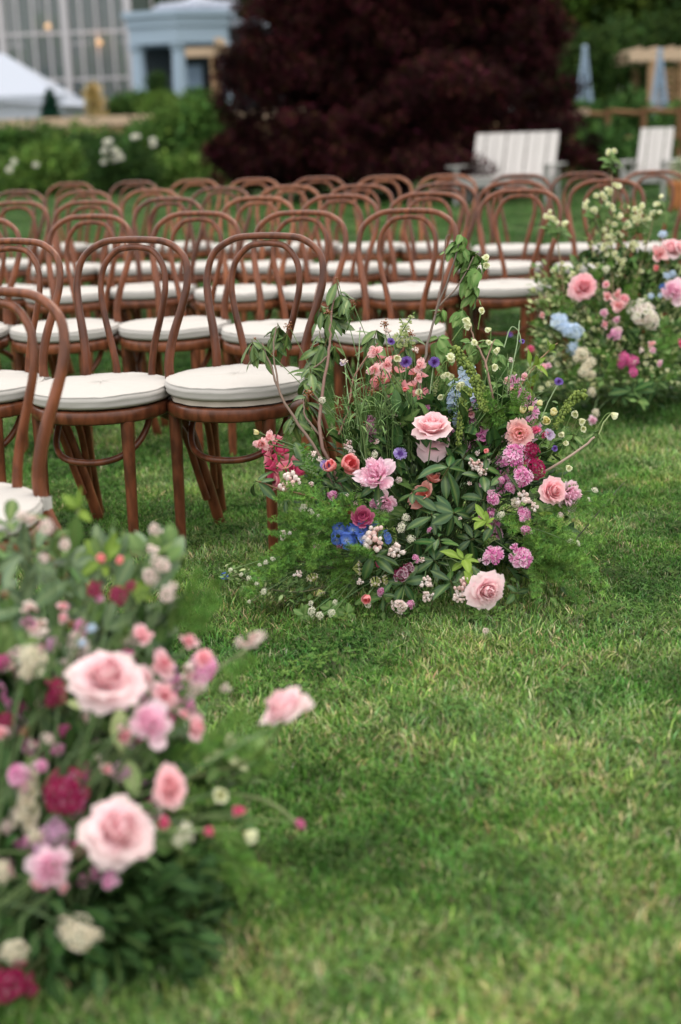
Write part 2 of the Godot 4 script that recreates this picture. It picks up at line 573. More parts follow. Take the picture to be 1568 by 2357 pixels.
func whorl(parent: Node3D, key: String, pos: Vector3, axis: Vector3, n: int, length: float, spread: float, m: Material, jit := 0.25) -> void:
	var sp := Node3D.new()
	sp.name = "leaf_spray"
	parent.add_child(sp, true)
	sp.position = pos - parent.position
	var b := face_to(axis.normalized() + rand_dir() * 0.3, rnd(0, TAU))
	var mb := MB.new()
	mb.tube(PackedVector3Array([b.y * -length * 0.6, Vector3.ZERO, b.y * length * 0.1]), PackedFloat32Array([length * 0.025, length * 0.022, length * 0.012]), 5, Color(0.14, 0.13, 0.05))
	part("twig", mb.mesh(), M.stem, sp)
	for k in n:
		var a := TAU * k / n + rnd(-jit, jit)
		var s := spread + rnd(-jit, jit) * 1.7
		var d := b * Vector3(cos(a) * sin(s), cos(s), sin(a) * sin(s))
		var o := part("leaf", leafs[key].mesh[rng.randi() % leafs[key].mesh.size()], m, sp)
		o.transform = Transform3D(aim(d, b.y + Vector3(0, 0.35, 0.2) + rand_dir() * 0.45).scaled_local(Vector3.ONE * length * rnd(0.6, 1.2)), b.y * rnd(-0.55 if spread > 1.75 else -0.3, 0.1) * length + d * length * 0.05)

func branch(parent: Node3D, pts: Array, r0: float, r1: float, col: Color, called := "branch") -> void:
	var loc := []
	for p in pts:
		loc.append(p - parent.position)
	var sm := smooth_path(loc, 4)
	for k in range(1, sm.size() - 1):
		sm[k] += rand_dir() * r0 * 0.5
	var mb := MB.new()
	mb.tube(sm, taper(sm.size(), r0, r1), 6, col)
	part(called, mb.mesh(), M.stem, parent)

func foliage(parent: Node3D, keys: Array, count: int, size: Vector2, pick: Callable, m: Material) -> void:
	var mb := MB.new()
	for k in count:
		var p: Vector3 = pick.call()
		var key: String = keys[rng.randi() % keys.size()]
		var set_: Array = leafs[key].mb
		var out: Vector3 = (p - parent.position - Vector3(0, 0.1, 0)).normalized()
		var d := (out + rand_dir() * 0.8 + Vector3(0, 0.1, 0)).normalized()
		mb.append(set_[rng.randi() % set_.size()], Transform3D(aim(d, Vector3(0, 1, 0) + rand_dir() * 0.5).scaled_local(Vector3.ONE * rnd(size.x, size.y)), p - parent.position))
	stuff(part("foliage", mb.mesh(), m, parent))

func _ready() -> void:
	rng.seed = 20240611
	var pitch := deg_to_rad(15.047)
	var roll := deg_to_rad(-1.98)
	fwd_v = Vector3(0, -sin(pitch), -cos(pitch))
	var u0 := Vector3(0, cos(pitch), -sin(pitch))
	right_v = Vector3.RIGHT * cos(roll) + u0 * sin(roll)
	up_v = u0 * cos(roll) - Vector3.RIGHT * sin(roll)
	# --- camera: 50 mm lens, wide open, focused on the middle flowers
	var cam := Camera3D.new()
	cam.name = "camera"
	cam.keep_aspect = Camera3D.KEEP_HEIGHT
	cam.near = 0.1
	cam.far = 600.0
	var att := CameraAttributesPhysical.new()
	att.frustum_focal_length = 50.0
	att.exposure_aperture = 2.0
	att.frustum_focus_distance = 3.72
	att.frustum_near = 0.1
	att.frustum_far = 600.0
	cam.attributes = att
	cam.fov = rad_to_deg(2.0 * atan(1178.0 / F))
	add_child(cam)
	cam.transform = Transform3D(Basis(right_v, up_v, -fwd_v), EYE)
	cam.current = true
	# --- sky, overcast
	var env := Environment.new()
	env.background_mode = Environment.BG_SKY
	var sm := ProceduralSkyMaterial.new()
	sm.sky_top_color = Color(0.99, 0.985, 0.98)
	sm.sky_horizon_color = Color(0.62, 0.62, 0.61)
	sm.sky_curve = 0.33
	sm.ground_bottom_color = Color(0.3, 0.32, 0.25)
	sm.ground_horizon_color = Color(0.5, 0.52, 0.48)
	sm.sky_energy_multiplier = 1.45
	var sky := Sky.new()
	sky.sky_material = sm
	env.sky = sky
	env.tonemap_mode = Environment.TONE_MAPPER_LINEAR
	env.tonemap_exposure = 1.24
	env.sdfgi_enabled = true
	env.ssao_enabled = true
	env.ssil_enabled = true
	var we := WorldEnvironment.new()
	we.name = "world"
	we.environment = env
	add_child(we)
	var sun := DirectionalLight3D.new()
	sun.name = "sun"
	sun.light_color = Color(1.0, 0.96, 0.90)
	sun.light_energy = 0.5
	sun.light_angular_distance = 25.0
	sun.shadow_enabled = true
	add_child(sun)
	sun.look_at_from_position(Vector3(2.0, 6.0, -1.6), Vector3.ZERO, Vector3.UP)
	# --- the place
	make_materials()
	make_leaves()
	make_heads()
	for k in 5:
		hd["fern%d" % k] = fern_mb(rnd(0.15, 0.4), k * 1.3).mesh()
	make_protos()
	make_lawn()
	make_garden()
	make_buildings()
	make_chairs()
	make_seats()
	centre_meadow()
	rear_meadow()
	front_meadow()
	make_loose()
	for k in protos:
		protos[k].free()

# ------------------------------------------------------------------ materials
func make_materials() -> void:
	M.leaf = mat(Color.WHITE, 0.55, 0.45, 0.25)
	M.gloss_leaf = mat(Color.WHITE, 0.36, 0.3, 0.38)
	M.petal = mat(Color.WHITE, 0.8, 1.0, 0.2)
	M.stem = mat(Color.WHITE, 0.7)
	M.grass = mat(Color.WHITE, 0.6, 0.7, 0.15)
	M.crown = mat(Color.WHITE, 0.75, 0.4, 0.15)
	M.soil = mat(Color(0.062, 0.088, 0.028), 0.95)
	M.soil.albedo_texture = noise_tex(0.02, [Color(0.45, 0.4, 0.3), Color(0.9, 0.95, 0.7), Color(1.2, 1.1, 0.8)], [0.2, 0.5, 0.8])
	M.soil.uv1_triplanar = true
	M.soil.uv1_world_triplanar = true
	M.soil.uv1_scale = Vector3(1.3, 1.3, 1.3)
	M.soil.vertex_color_use_as_albedo = false
	M.wood = []
	for k in 4:
		var a: Color = [Color(0.106, 0.033, 0.015), Color(0.152, 0.049, 0.022), Color(0.195, 0.069, 0.031), Color(0.123, 0.042, 0.022)][k]
		var m := mat(Color.WHITE, 0.36, 0.0, 0.34, false)
		m.albedo_texture = noise_tex(0.012, [a * 0.5, a, a * 1.5], [0.25, 0.5, 0.8], 20 + k, 512, 5)
		m.uv1_triplanar = true
		m.uv1_scale = Vector3(4.0, 1.2, 4.0)
		m.roughness_texture = noise_tex(0.03, [Color(0.5, 0.5, 0.5), Color(0.8, 0.8, 0.8), Color(1, 1, 1)], [0.2, 0.5, 0.8], 40 + k, 256, 4)
		m.roughness = 0.40
		m.clearcoat_enabled = true
		m.clearcoat = 0.2
		m.clearcoat_roughness = 0.14
		M.wood.append(m)
	M.cane = mat(Color(0.20, 0.12, 0.06), 0.7, 0.0, 0.4, false)
	M.cloth = mat(Color(0.405, 0.383, 0.362), 0.9, 0.0, 0.25, false)
	var w := noise_tex(0.09, [Color(0.4, 0.4, 0.4), Color(0.6, 0.6, 0.6)], [0.3, 0.7], 9, 512, 4)
	w.as_normal_map = true
	w.bump_strength = 2.0
	w.color_ramp = null
	M.cloth.normal_enabled = true
	M.cloth.normal_texture = w
	M.cloth.normal_scale = 0.35
	M.cloth.uv1_triplanar = true
	M.cloth.uv1_scale = Vector3(6, 6, 6)
	M.skirt = mat(Color(0.42, 0.37, 0.32), 0.95, 0.0, 0.2, false)
	M.white_paint = mat(Color(0.47, 0.445, 0.43), 0.6, 0.0, 0.4, false)
	M.grey_paint = mat(Color(0.27, 0.27, 0.26), 0.7, 0.0, 0.4, false)
	M.blue_stone = mat(Color(0.27, 0.345, 0.43), 0.75, 0.0, 0.4, false)
	M.pale_stone = mat(Color(0.38, 0.40, 0.47), 0.8, 0.0, 0.4, false)
	M.frame = mat(Color(0.43, 0.41, 0.43), 0.6, 0.0, 0.5, false)
	M.canvas = mat(Color(0.37, 0.40, 0.47), 0.8, 0.5, 0.3, false)
	M.timber = mat(Color(0.33, 0.21, 0.12), 0.8, 0.0, 0.3, false)
	M.timber.albedo_texture = noise_tex(0.01, [Color(0.7, 0.66, 0.6), Color(1, 1, 1), Color(1.1, 1.05, 1.0)], [0.2, 0.5, 0.8], 77, 256)
	M.timber.uv1_triplanar = true
	M.pale_timber = mat(Color(0.46, 0.34, 0.24), 0.8, 0.0, 0.3, false)
	M.log = mat(Color(0.17, 0.09, 0.045), 0.85, 0.0, 0.3, false)
	M.blue_paint = mat(Color(0.24, 0.32, 0.42), 0.6, 0.0, 0.4, false)
	M.dark = mat(Color(0.03, 0.04, 0.045), 0.8, 0.0, 0.3, false)
	M.green_wall = mat(Color(0.075, 0.095, 0.085), 0.85, 0.0, 0.3, false)
	M.clay = mat(Color(0.42, 0.16, 0.06), 0.75, 0.0, 0.3, false)
	M.brass = mat(Color(0.5, 0.36, 0.16), 0.6, 0.0, 0.4, false)
	M.glass = mat(Color(0.12, 0.15, 0.17), 0.06, 0.0, 0.6, false)
	M.glass.transparency = BaseMaterial3D.TRANSPARENCY_ALPHA
	M.glass.albedo_color.a = 0.22
	M.bulb = mat(Color(1.0, 0.7, 0.4), 0.4, 0.0, 0.5, false)
	M.bulb.emission_enabled = true
	M.bulb.emission = Color(1.0, 0.62, 0.32)
	M.bulb.emission_energy_multiplier = 0.22

func make_leaves() -> void:
	leaf_set("rhodo", 10, 0.36, Vector2(0.1, 1.3), 0.22, Color(0.030, 0.080, 0.022), Color(0.14, 0.20, 0.06), 0.45, 0.5, 0.10)
	leaf_set("hang", 8, 0.34, Vector2(0.1, 0.9), 0.25, Color(0.062, 0.118, 0.034), Color(0.2, 0.26, 0.08), 0.3, 0.48, 0.12)
	leaf_set("grey", 6, 0.36, Vector2(0.1, 0.9), 0.2, Color(0.10, 0.16, 0.085), Color(0.22, 0.28, 0.14), 0.3, 0.48, 0.1)
	leaf_set("young", 5, 0.46, Vector2(-0.2, 0.9), 0.25, Color(0.13, 0.215, 0.03), Color(0.22, 0.30, 0.07), 0.2, 0.45, 0.15)
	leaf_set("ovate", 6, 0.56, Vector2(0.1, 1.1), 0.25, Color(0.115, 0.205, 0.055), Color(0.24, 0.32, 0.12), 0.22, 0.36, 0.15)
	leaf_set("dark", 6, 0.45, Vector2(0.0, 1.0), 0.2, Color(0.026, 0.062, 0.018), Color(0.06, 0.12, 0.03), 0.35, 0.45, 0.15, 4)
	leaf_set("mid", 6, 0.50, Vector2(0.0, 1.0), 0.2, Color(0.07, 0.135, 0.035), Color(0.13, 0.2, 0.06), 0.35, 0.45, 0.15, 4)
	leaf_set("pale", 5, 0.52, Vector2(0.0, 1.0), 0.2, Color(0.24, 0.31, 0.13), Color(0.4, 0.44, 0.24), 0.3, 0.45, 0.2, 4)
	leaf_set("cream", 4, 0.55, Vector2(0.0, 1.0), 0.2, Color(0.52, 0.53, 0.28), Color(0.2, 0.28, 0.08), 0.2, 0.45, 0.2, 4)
	leaf_set("sepal", 2, 0.3, Vector2(0.3, 0.8), 0.2, Color(0.10, 0.17, 0.06), Color(0.12, 0.2, 0.06), 0.2, 0.4, 0.1, 4)
	leaf_set("bract", 2, 0.6, Vector2(0.2, 0.9), 0.2, Color(0.74, 0.66, 0.60), Color(0.6, 0.42, 0.36), 0.1, 0.5, 0.1, 3)
	leaf_set("linear", 5, 0.085, Vector2(0.3, 1.8), 0.2, Color(0.13, 0.21, 0.07), Color(0.17, 0.26, 0.1), 0.3, 0.3, 0.1, 5)
	leaf_set("dry", 3, 0.5, Vector2(0.3, 1.2), 0.3, Color(0.36, 0.36, 0.2), Color(0.4, 0.4, 0.25), 0.2, 0.4, 0.3, 5)

# ------------------------------------------------------------------ lawn
func blade_clump(n: int, spread: float, hmin: float, hmax: float, wid: float, cols: Array, lean: float) -> ArrayMesh:
	var mb := MB.new()
	for k in n:
		var a := rnd(0, TAU)
		var r := spread * sqrt(rng.randf())
		var p := Vector3(cos(a) * r, 0, sin(a) * r)
		var b := rnd(0, TAU)
		var d := Vector3(cos(b), 0, sin(b))
		var h := rnd(hmin, hmax)
		var ln := h * rnd(0.1, lean)
		var side := Vector3(-d.z, 0, d.x) * wid * rnd(0.6, 1.3)
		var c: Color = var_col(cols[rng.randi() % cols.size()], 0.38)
		var base := mb.v.size()
		for q in 4:
			var t := q / 3.0
			var m := p + Vector3(0, h * (t - 0.25 * t * t * minf(1.0, ln / h)), 0) + d * ln * t * t
			var w := side * (1.0 - t * t * 0.9)
			mb.v.append(m - w)
			mb.v.append(m + w)
			var tg := (Vector3(0, h * (1.0 - 0.5 * t * minf(1.0, ln / h)), 0) + d * ln * 2.0 * t).normalized()
			var nn := tg.cross(side).normalized()
			mb.n.append(nn)
			mb.n.append(nn)
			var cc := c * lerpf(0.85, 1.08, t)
			if q == 3 and k % 6 == 0:
				cc = cc.lerp(Color(0.62, 0.53, 0.34), 0.85)
			mb.c.append(cc)
			mb.c.append(cc)
		for q in 3:
			var o := base + q * 2
			mb.i.append_array(PackedInt32Array([o, o + 1, o + 2, o + 1, o + 3, o + 2]))
	return mb.mesh()

func clover_clump(n: int, spread: float) -> ArrayMesh:
	var mb := MB.new()
	for k in n:
		var a := rnd(0, TAU)
		var r := spread * sqrt(rng.randf())
		var h := rnd(0.02, 0.038)
		var p := Vector3(cos(a) * r, h, sin(a) * r)
		var c := var_col(Color(0.115, 0.205, 0.045), 0.25)
		var nrm := (Vector3.UP + rand_dir() * 0.4).normalized()
		var b := face_to(nrm, rnd(0, TAU))
		for q in 3:
			var g := TAU * q / 3.0
			var d := b * Vector3(cos(g), 0.12, sin(g))
			var s := nrm.cross(d).normalized()
			var L := rnd(0.0045, 0.0075)
			mb.quad(p, p + d * L * 0.6 + s * L * 0.5, p + d * L, p + d * L * 0.6 - s * L * 0.5, c)
	return mb.mesh()

func scatter(parent: Node3D, mesh: Mesh, xfs: Array, cols: PackedColorArray, called := "blades") -> void:
	var mm := MultiMesh.new()
	mm.transform_format = MultiMesh.TRANSFORM_3D
	mm.use_colors = true
	mm.mesh = mesh
	mm.instance_count = xfs.size()
	for k in xfs.size():
		mm.set_instance_transform(k, xfs[k])
		mm.set_instance_color(k, cols[k])
	var o := MultiMeshInstance3D.new()
	o.name = called
	o.multimesh = mm
	o.material_override = M.grass if called == "blades" else M.crown
	stuff(o)
	parent.add_child(o, true)

func make_lawn() -> void:
	var mb := MB.new()
	var nse := FastNoiseLite.new()
	nse.seed = 4
	nse.frequency = 0.9
	nse.fractal_octaves = 3
	mb.quad(Vector3(-160, 0, 30), Vector3(-160, 0, -42), Vector3(160, 0, -42), Vector3(160, 0, 30), Color.WHITE)
	var g := part("lawn", mb.mesh(), M.soil, self)
	g.set_meta("kind", "structure")
	g.set_meta("label", "mown green lawn under the chairs and flowers")
	var t := MB.new()
	t.quad(Vector3(-160, 1.45, -42.4), Vector3(-160, 1.45, -400), Vector3(160, 1.45, -400), Vector3(160, 1.45, -42.4), Color.WHITE)
	var tg := part("terrace_ground", t.mesh(), M.soil, self)
	tg.set_meta("kind", "structure")
	tg.set_meta("label", "raised terrace ground behind the low garden wall")
	var root := thing("lawn_grass", "short mown grass with clover and straw blades", "grass")
	root.set_meta("kind", "stuff")
	var green := [Color(0.160, 0.306, 0.055), Color(0.211, 0.374, 0.078), Color(0.122, 0.258, 0.044), Color(0.269, 0.435, 0.111), Color(0.192, 0.340, 0.111), Color(0.62, 0.56, 0.30), Color(0.320, 0.435, 0.130)]
	var deep := [Color(0.096, 0.238, 0.039), Color(0.134, 0.306, 0.055), Color(0.160, 0.333, 0.078)]
	var dry := [Color(0.52, 0.42, 0.23), Color(0.60, 0.50, 0.32), Color(0.40, 0.38, 0.17), Color(0.22, 0.31, 0.09), Color(0.18, 0.28, 0.07)]
	var kinds := []
	for k in 6:
		kinds.append(blade_clump(26, 0.042, 0.010, 0.030, 0.0017, green, 1.2))
	for k in 3:
		kinds.append(blade_clump(26, 0.042, 0.010, 0.030, 0.0018, deep, 1.3))
	for k in 3:
		kinds.append(blade_clump(12, 0.05, 0.008, 0.026, 0.0014, dry, 1.5))
	for k in 3:
		kinds.append(clover_clump(22, 0.05))
	var xfs := []
	var cols := []
	for k in kinds.size():
		xfs.append([])
		cols.append(PackedColorArray())
	# near lawn, thinning with distance
	var bands := [[0.9, 2.6, 1900.0, 1.0], [2.6, 5.0, 1800.0, 1.0], [5.0, 8.0, 900.0, 1.25], [8.0, 13.0, 300.0, 1.7], [13.0, 26.0, 110.0, 2.6], [26.0, 41.5, 55.0, 3.6]]
	for b in bands:
		var z0: float = b[0]
		var z1: float = b[1]
		var half0 := 0.27 * z1 + (0.9 if z1 < 6.0 else 3.0)
		var area := (z1 - z0) * 2.0 * half0
		for k in int(area * b[2]):
			var z := rnd(z0, z1)
			var x := rnd(-half0, half0)
			if absf(x) > 0.27 * z + (0.9 if z1 < 6.0 else 3.0):
				continue
			var q := nse.get_noise_2d(x, z)
			var q2 := nse.get_noise_2d(x * 2.7 + 40.0, z * 2.7)
			var pick := rng.randf()
			var kind := 0
			if pick < (0.08 + 0.24 * maxf(0.0, q2) + 0.05 * maxf(0.0, x)) * lerpf(1.0, 0.2, smoothstep(5.0, 9.0, z)):
				kind = 9 + rng.randi() % 3
			elif pick < 0.12 + 0.30 * maxf(0.0, -q2):
				kind = 12 + rng.randi() % 3
			elif q + rnd(-0.3, 0.3) < 0.0:
				kind = 6 + rng.randi() % 3
			else:
				kind = rng.randi() % 6
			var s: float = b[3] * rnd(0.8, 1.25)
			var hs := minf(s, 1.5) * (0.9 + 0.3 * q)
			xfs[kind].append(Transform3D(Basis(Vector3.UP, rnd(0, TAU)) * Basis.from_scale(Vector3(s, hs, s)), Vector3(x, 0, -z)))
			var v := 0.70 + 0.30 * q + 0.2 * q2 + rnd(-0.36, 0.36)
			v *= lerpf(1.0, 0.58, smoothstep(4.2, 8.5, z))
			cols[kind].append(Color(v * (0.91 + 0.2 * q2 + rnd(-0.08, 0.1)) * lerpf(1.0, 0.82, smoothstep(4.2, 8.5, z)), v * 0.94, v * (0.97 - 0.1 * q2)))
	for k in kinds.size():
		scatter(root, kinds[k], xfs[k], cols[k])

# ------------------------------------------------------------------ foliage masses
func clump_mesh(n: int, leafsize: float, cols: Array, vary := 0.35) -> ArrayMesh:
	# a loose ball of leaves with unit radius
	var mb := MB.new()
	for k in n:
		var p := rand_dir() * pow(rng.randf(), 0.5)
		var d := (p.normalized() + rand_dir() * 0.9).normalized()
		var s := d.cross(rand_dir()).normalized() * leafsize * 0.32
		var c: Color = var_col(cols[rng.randi() % cols.size()], vary)
		var e := p + d * leafsize * rnd(0.7, 1.3)
		var m := p.lerp(e, 0.45) + rand_dir() * leafsize * 0.12
		mb.tri(p, m + s, m - s, c)
		mb.tri(m + s, e, m - s, c)
	return mb.mesh()

func crown(parent: Node3D, clump: Mesh, blobs: Array, count: int, size: Vector2, tone := 0.35, shell := 0.72, called := "crown", gap := -9.0) -> void:
	var gn := FastNoiseLite.new()
	gn.seed = 12
	gn.frequency = 0.9
	gn.fractal_octaves = 2
	# blobs: [centre (local), radii]
	var xfs := []
	var cols := PackedColorArray()
	var wsum := 0.0
	var ws := []
	for b in blobs:
		var r: Vector3 = b[1]
		var w := pow(r.x * r.y * r.z, 0.67)
		ws.append(w)
		wsum += w
	for bi in blobs.size():
		var c: Vector3 = blobs[bi][0]
		var r: Vector3 = blobs[bi][1]
		var bt := 1.0 + rnd(-tone, tone) * 0.5
		for k in int(count * ws[bi] / wsum):
			var d := rand_dir()
			var q := shell + (1.0 - shell) * rng.randf() if rng.randf() < 0.8 else rnd(0.3, shell)
			var s := rnd(size.x, size.y)
			var pos := c + Vector3(d.x * r.x, d.y * r.y, d.z * r.z) * q
			if gap > -5.0 and gn.get_noise_3dv(pos * 1.4) < gap - 0.22 and q > 0.8:
				continue
			xfs.append(Transform3D(Basis(rand_dir(), rnd(0, TAU)).scaled(Vector3.ONE * s), pos))
			var v := bt * (1.0 + rnd(-tone, tone))
			cols.append(Color(v * rnd(0.9, 1.1), v, v * rnd(0.9, 1.1)))
	scatter(parent, clump, xfs, cols, called)

func trunk(parent: Node3D, h: float, r: float, limbs: int, reach: float, col := Color(0.06, 0.045, 0.035)) -> void:
	var mb := MB.new()
	var pts := smooth_path([Vector3(0, -0.1, 0), Vector3(rnd(-0.1, 0.1) * h * 0.3, h * 0.4, rnd(-0.1, 0.1)), Vector3(rnd(-0.1, 0.1), h, 0)], 5)
	mb.tube(pts, taper(pts.size(), r, r * 0.5), 8, col)
	for k in limbs:
		var a := TAU * k / limbs + rnd(-0.3, 0.3)
		var o := Vector3(0, h * rnd(0.4, 0.95), 0)
		var e := o + Vector3(cos(a) * reach, reach * rnd(0.3, 0.9), sin(a) * reach)
		var lp := smooth_path([o, o.lerp(e, 0.5) + Vector3(0, reach * 0.12, 0), e], 4)
		mb.tube(lp, taper(lp.size(), r * 0.45, r * 0.12), 6, col)
	part("trunk", mb.mesh(), M.stem, parent)

func shrub(called: String, label: String, cat: String, base: Vector3, blobs: Array, count: int, clump: Mesh, size: Vector2, group := "") -> Node3D:
	var o := thing(called, label, cat, base, group)
	var mb := MB.new()
	for k in 5:
		var a := TAU * k / 5.0
		var b: Array = blobs[k % blobs.size()]
		mb.tube(PackedVector3Array([Vector3(cos(a) * 0.1, 0, sin(a) * 0.1), (b[0] as Vector3) * 0.9]), PackedFloat32Array([0.03, 0.012]), 5, Color(0.08, 0.06, 0.035))
	part("stem", mb.mesh(), M.stem, o)
	crown(o, clump, blobs, count, size, 0.35, 0.65, "foliage")
	return o

func make_garden() -> void:
	# --- low wall along the terrace, coping on top
	var wz := -42.2
	var gw := thing("garden_wall", "low garden wall with pale timber coping behind the hedges", "wall", Vector3(-9, 0, wz))
	var mb := MB.new()
	mb.box(Vector3(0, 0.75, 0), Vector3(32, 1.5, 0.3))
	part("wall_face", mb.mesh(), M.timber, gw)
	for k in 13:
		mb = MB.new()
		mb.box(Vector3(-15.0 + k * 2.05, 1.64, 0), Vector3(2.03, 0.26, 0.44))
		part("coping", mb.mesh(), M.pale_timber, gw)
	# --- shrubs and hedges on the left
	var cg := clump_mesh(26, 0.55, [Color(0.055, 0.115, 0.028), Color(0.078, 0.145, 0.034), Color(0.042, 0.09, 0.022)])
	var cl := clump_mesh(26, 0.5, [Color(0.085, 0.155, 0.032), Color(0.07, 0.135, 0.03), Color(0.115, 0.185, 0.042)])
	var cd := clump_mesh(24, 0.5, [Color(0.03, 0.065, 0.018), Color(0.045, 0.085, 0.02), Color(0.025, 0.05, 0.018)])
	var list := [
		# px, base py, d, width px, height px, clump, label
		[30, 428, 33.0, 220, 150, cg, "rounded green shrub at the left end of the hedge"],
		[215, 428, 34.0, 220, 138, cd, "dark green hedge shrub behind the white roses, left of centre"],
		[110, 434, 31.0, 200, 112, cl, "pale green low perennial clump near the lawn edge"],
		[330, 428, 33.0, 210, 136, cg, "green shrub around the small white roses"],
		[430, 426, 34.0, 190, 200, cl, "bright yellow-green bush beside the dark red maple"],
		[310, 300, 45.0, 130, 85, cg, "clipped green shrub in front of the blue portico"],
		[390, 290, 44.5, 140, 75, cl, "light green bush below the right portico column"],
		[470, 300, 44.0, 110, 90, cg, "green bush between portico and maple"],
		[478, 424, 32.2, 130, 225, cg, "tall narrow green bush hiding the foot of the timber arbour"],
		[440, 424, 31.0, 190, 60, cl, "low bright green ground-hugging bush left of the maple"],
		[130, 420, 38.0, 320, 143, cl, "light green hedge along the foot of the garden wall"],
		[300, 424, 37.0, 240, 138, cg, "green hedge along the garden wall, right of the white roses"],
		[-60, 428, 33.0, 180, 150, cg, "tall green shrub at the left picture edge"],
	]
	for e in list:
		var b := at(e[0], e[1], e[2])
		var s: float = e[2] / F
		b.y = 0.0 if e[2] < 42.0 else 1.45
		var top: Vector3 = at(e[0], e[1] - e[4], e[2])
		var h: float = top.y - b.y
		var w: float = e[3] * s * 0.5
		var blobs := []
		for k in 6:
			blobs.append([Vector3(rnd(-0.5, 0.5) * w, h * rnd(0.35, 0.62), rnd(-0.3, 0.3) * w), Vector3(w * rnd(0.45, 0.6), h * rnd(0.3, 0.4), w * rnd(0.4, 0.55))])
		blobs.append([Vector3(0, h * 0.28, 0), Vector3(w * 0.95, h * 0.3, w * 0.6)])
		shrub("shrub", e[6], "shrub", b, blobs, 520, e[5], Vector2(0.14, 0.3), "shrubs in the border")
	# conifer, golden bush and topiary on the terrace
	var cone := thing("conifer", "small dark cone-shaped conifer in front of the marquee", "conifer", Vector3(at(118, 275, 45.0).x, 1.45, at(118, 275, 45.0).z))
	trunk(cone, 0.5, 0.06, 0, 0.1)
	var cb := []
	for k in 6:
		cb.append([Vector3(0, 0.25 + k * 0.17, 0), Vector3(0.36 - k * 0.055, 0.16, 0.36 - k * 0.055)])
	crown(cone, clump_mesh(24, 0.6, [Color(0.012, 0.045, 0.028), Color(0.02, 0.06, 0.035)]), cb, 260, Vector2(0.08, 0.14))
	var gp := at(222, 290, 44.0)
	shrub("golden_bush", "tall bush with straw-yellow flower heads above the garden wall", "shrub", Vector3(gp.x, 1.45, gp.z), [[Vector3(0, 0.9, 0), Vector3(0.26, 0.42, 0.25)], [Vector3(0.05, 0.4, 0), Vector3(0.3, 0.4, 0.3)], [Vector3(-0.05, 1.1, 0), Vector3(0.15, 0.2, 0.15)]], 110, clump_mesh(20, 0.7, [Color(0.40, 0.27, 0.10), Color(0.16, 0.17, 0.05), Color(0.5, 0.36, 0.18)]), Vector2(0.08, 0.16))
	var tp := at(363, 225, 52.0)
	var topi := thing("topiary", "round clipped topiary between the portico columns", "topiary", Vector3(tp.x, 1.45, tp.z))
	trunk(topi, 1.1, 0.05, 0, 0.1)
	crown(topi, cd, [[Vector3(0, 1.55, 0), Vector3(0.36, 0.45, 0.36)]], 70, Vector2(0.12, 0.2))
	# --- white rose bush blossoms
	var rb := at(265, 428, 29.5)
	var rose_b := shrub("white_rose_bush", "dark green rose bush carrying large white blossoms", "rose bush", Vector3(rb.x, 0, rb.z), [[Vector3(0, 0.55, 0), Vector3(0.65, 0.5, 0.4)], [Vector3(0.5, 0.5, -0.1), Vector3(0.5, 0.45, 0.35)], [Vector3(-0.2, 0.8, -0.1), Vector3(0.35, 0.3, 0.3)]], 300, cd, Vector2(0.1, 0.22))
	for q in [[240, 350], [262, 348], [254, 330], [272, 352], [240, 372], [262, 368], [252, 360], [278, 362], [245, 330], [316, 313], [310, 318], [355, 332], [352, 326], [30, 372], [22, 392], [85, 380]]:
		var p := at(q[0] + rnd(-3, 3), q[1] + rnd(-3, 3), 29.0 + rnd(-0.1, 0.1))
		put(rose_b, protos.white_bloom, p, Vector3(rnd(-0.3, 0.3), 0.5, 0.8), 0.07)

	# --- the dark red maple
	var mp := at(920, 425, 24.5)
	mp.y = 0.0
	var maple := thing("japanese_maple", "huge mounded Japanese maple with dark purple-red leaves", "tree", mp)
	trunk(maple, 1.5, 0.26, 9, 0.7, Color(0.03, 0.022, 0.02))
	var ms: float = 24.5 / F
	var domes := [[640, 130, 120, 130], [560, 210, 85, 90], [640, 330, 120, 75], [520, 370, 60, 60], [740, 60, 150, 140], [900, 60, 190, 180], [1070, 40, 180, 160], [1180, 180, 115, 150], [1245, 290, 70, 90], [1030, 220, 170, 110], [820, 230, 160, 120], [1130, 340, 170, 80], [900, 350, 170, 80], [1325, 372, 65, 46], [740, 340, 120, 80], [1215, 40, 85, 120], [960, -110, 240, 130], [1010, 380, 200, 50], [600, 395, 110, 40]]
	var blobs2 := []
	for q in domes:
		var depth := 24.5 + rnd(-1.2, 0.6) - (float(q[1]) - 130.0) / 400.0
		var c := at(q[0], q[1], depth) - mp
		var rr := Vector3(q[2] * ms, q[3] * ms, q[2] * ms * 0.9)
		blobs2.append([c, rr * 0.86])
		for z in 7:
			var dd := rand_dir()
			dd = Vector3(dd.x, dd.y * 0.8 + 0.15, absf(dd.z)).normalized()
			var sz := rnd(0.26, 0.46)
			blobs2.append([c + Vector3(dd.x * rr.x, dd.y * rr.y, dd.z * rr.z) * 0.86, Vector3(rr.x * sz * 1.25, rr.y * sz * 0.8, rr.z * sz)])
	for k in 8:
		blobs2.append([Vector3(-2.1 + k * 0.52, rnd(1.2, 3.4), rnd(-1.6, -0.8)), Vector3(1.0, 1.3, 0.7)])
	for k in 7:
		blobs2.append([Vector3(rnd(-1.6, 1.2), rnd(0.7, 2.6), rnd(-2.4, -1.2)), Vector3(1.2, 1.0, 1.2)])
	crown(maple, clump_mesh(34, 0.5, [Color(0.028, 0.0066, 0.010), Color(0.042, 0.0090, 0.013), Color(0.018, 0.0060, 0.0075), Color(0.024, 0.012, 0.007)]), blobs2, 16000, Vector2(0.08, 0.18), 0.9, 0.84, "crown", 0.10)

	# --- trees beyond
	var ct := clump_mesh(30, 0.42, [Color(0.035, 0.06, 0.012), Color(0.05, 0.08, 0.015), Color(0.022, 0.04, 0.01)])
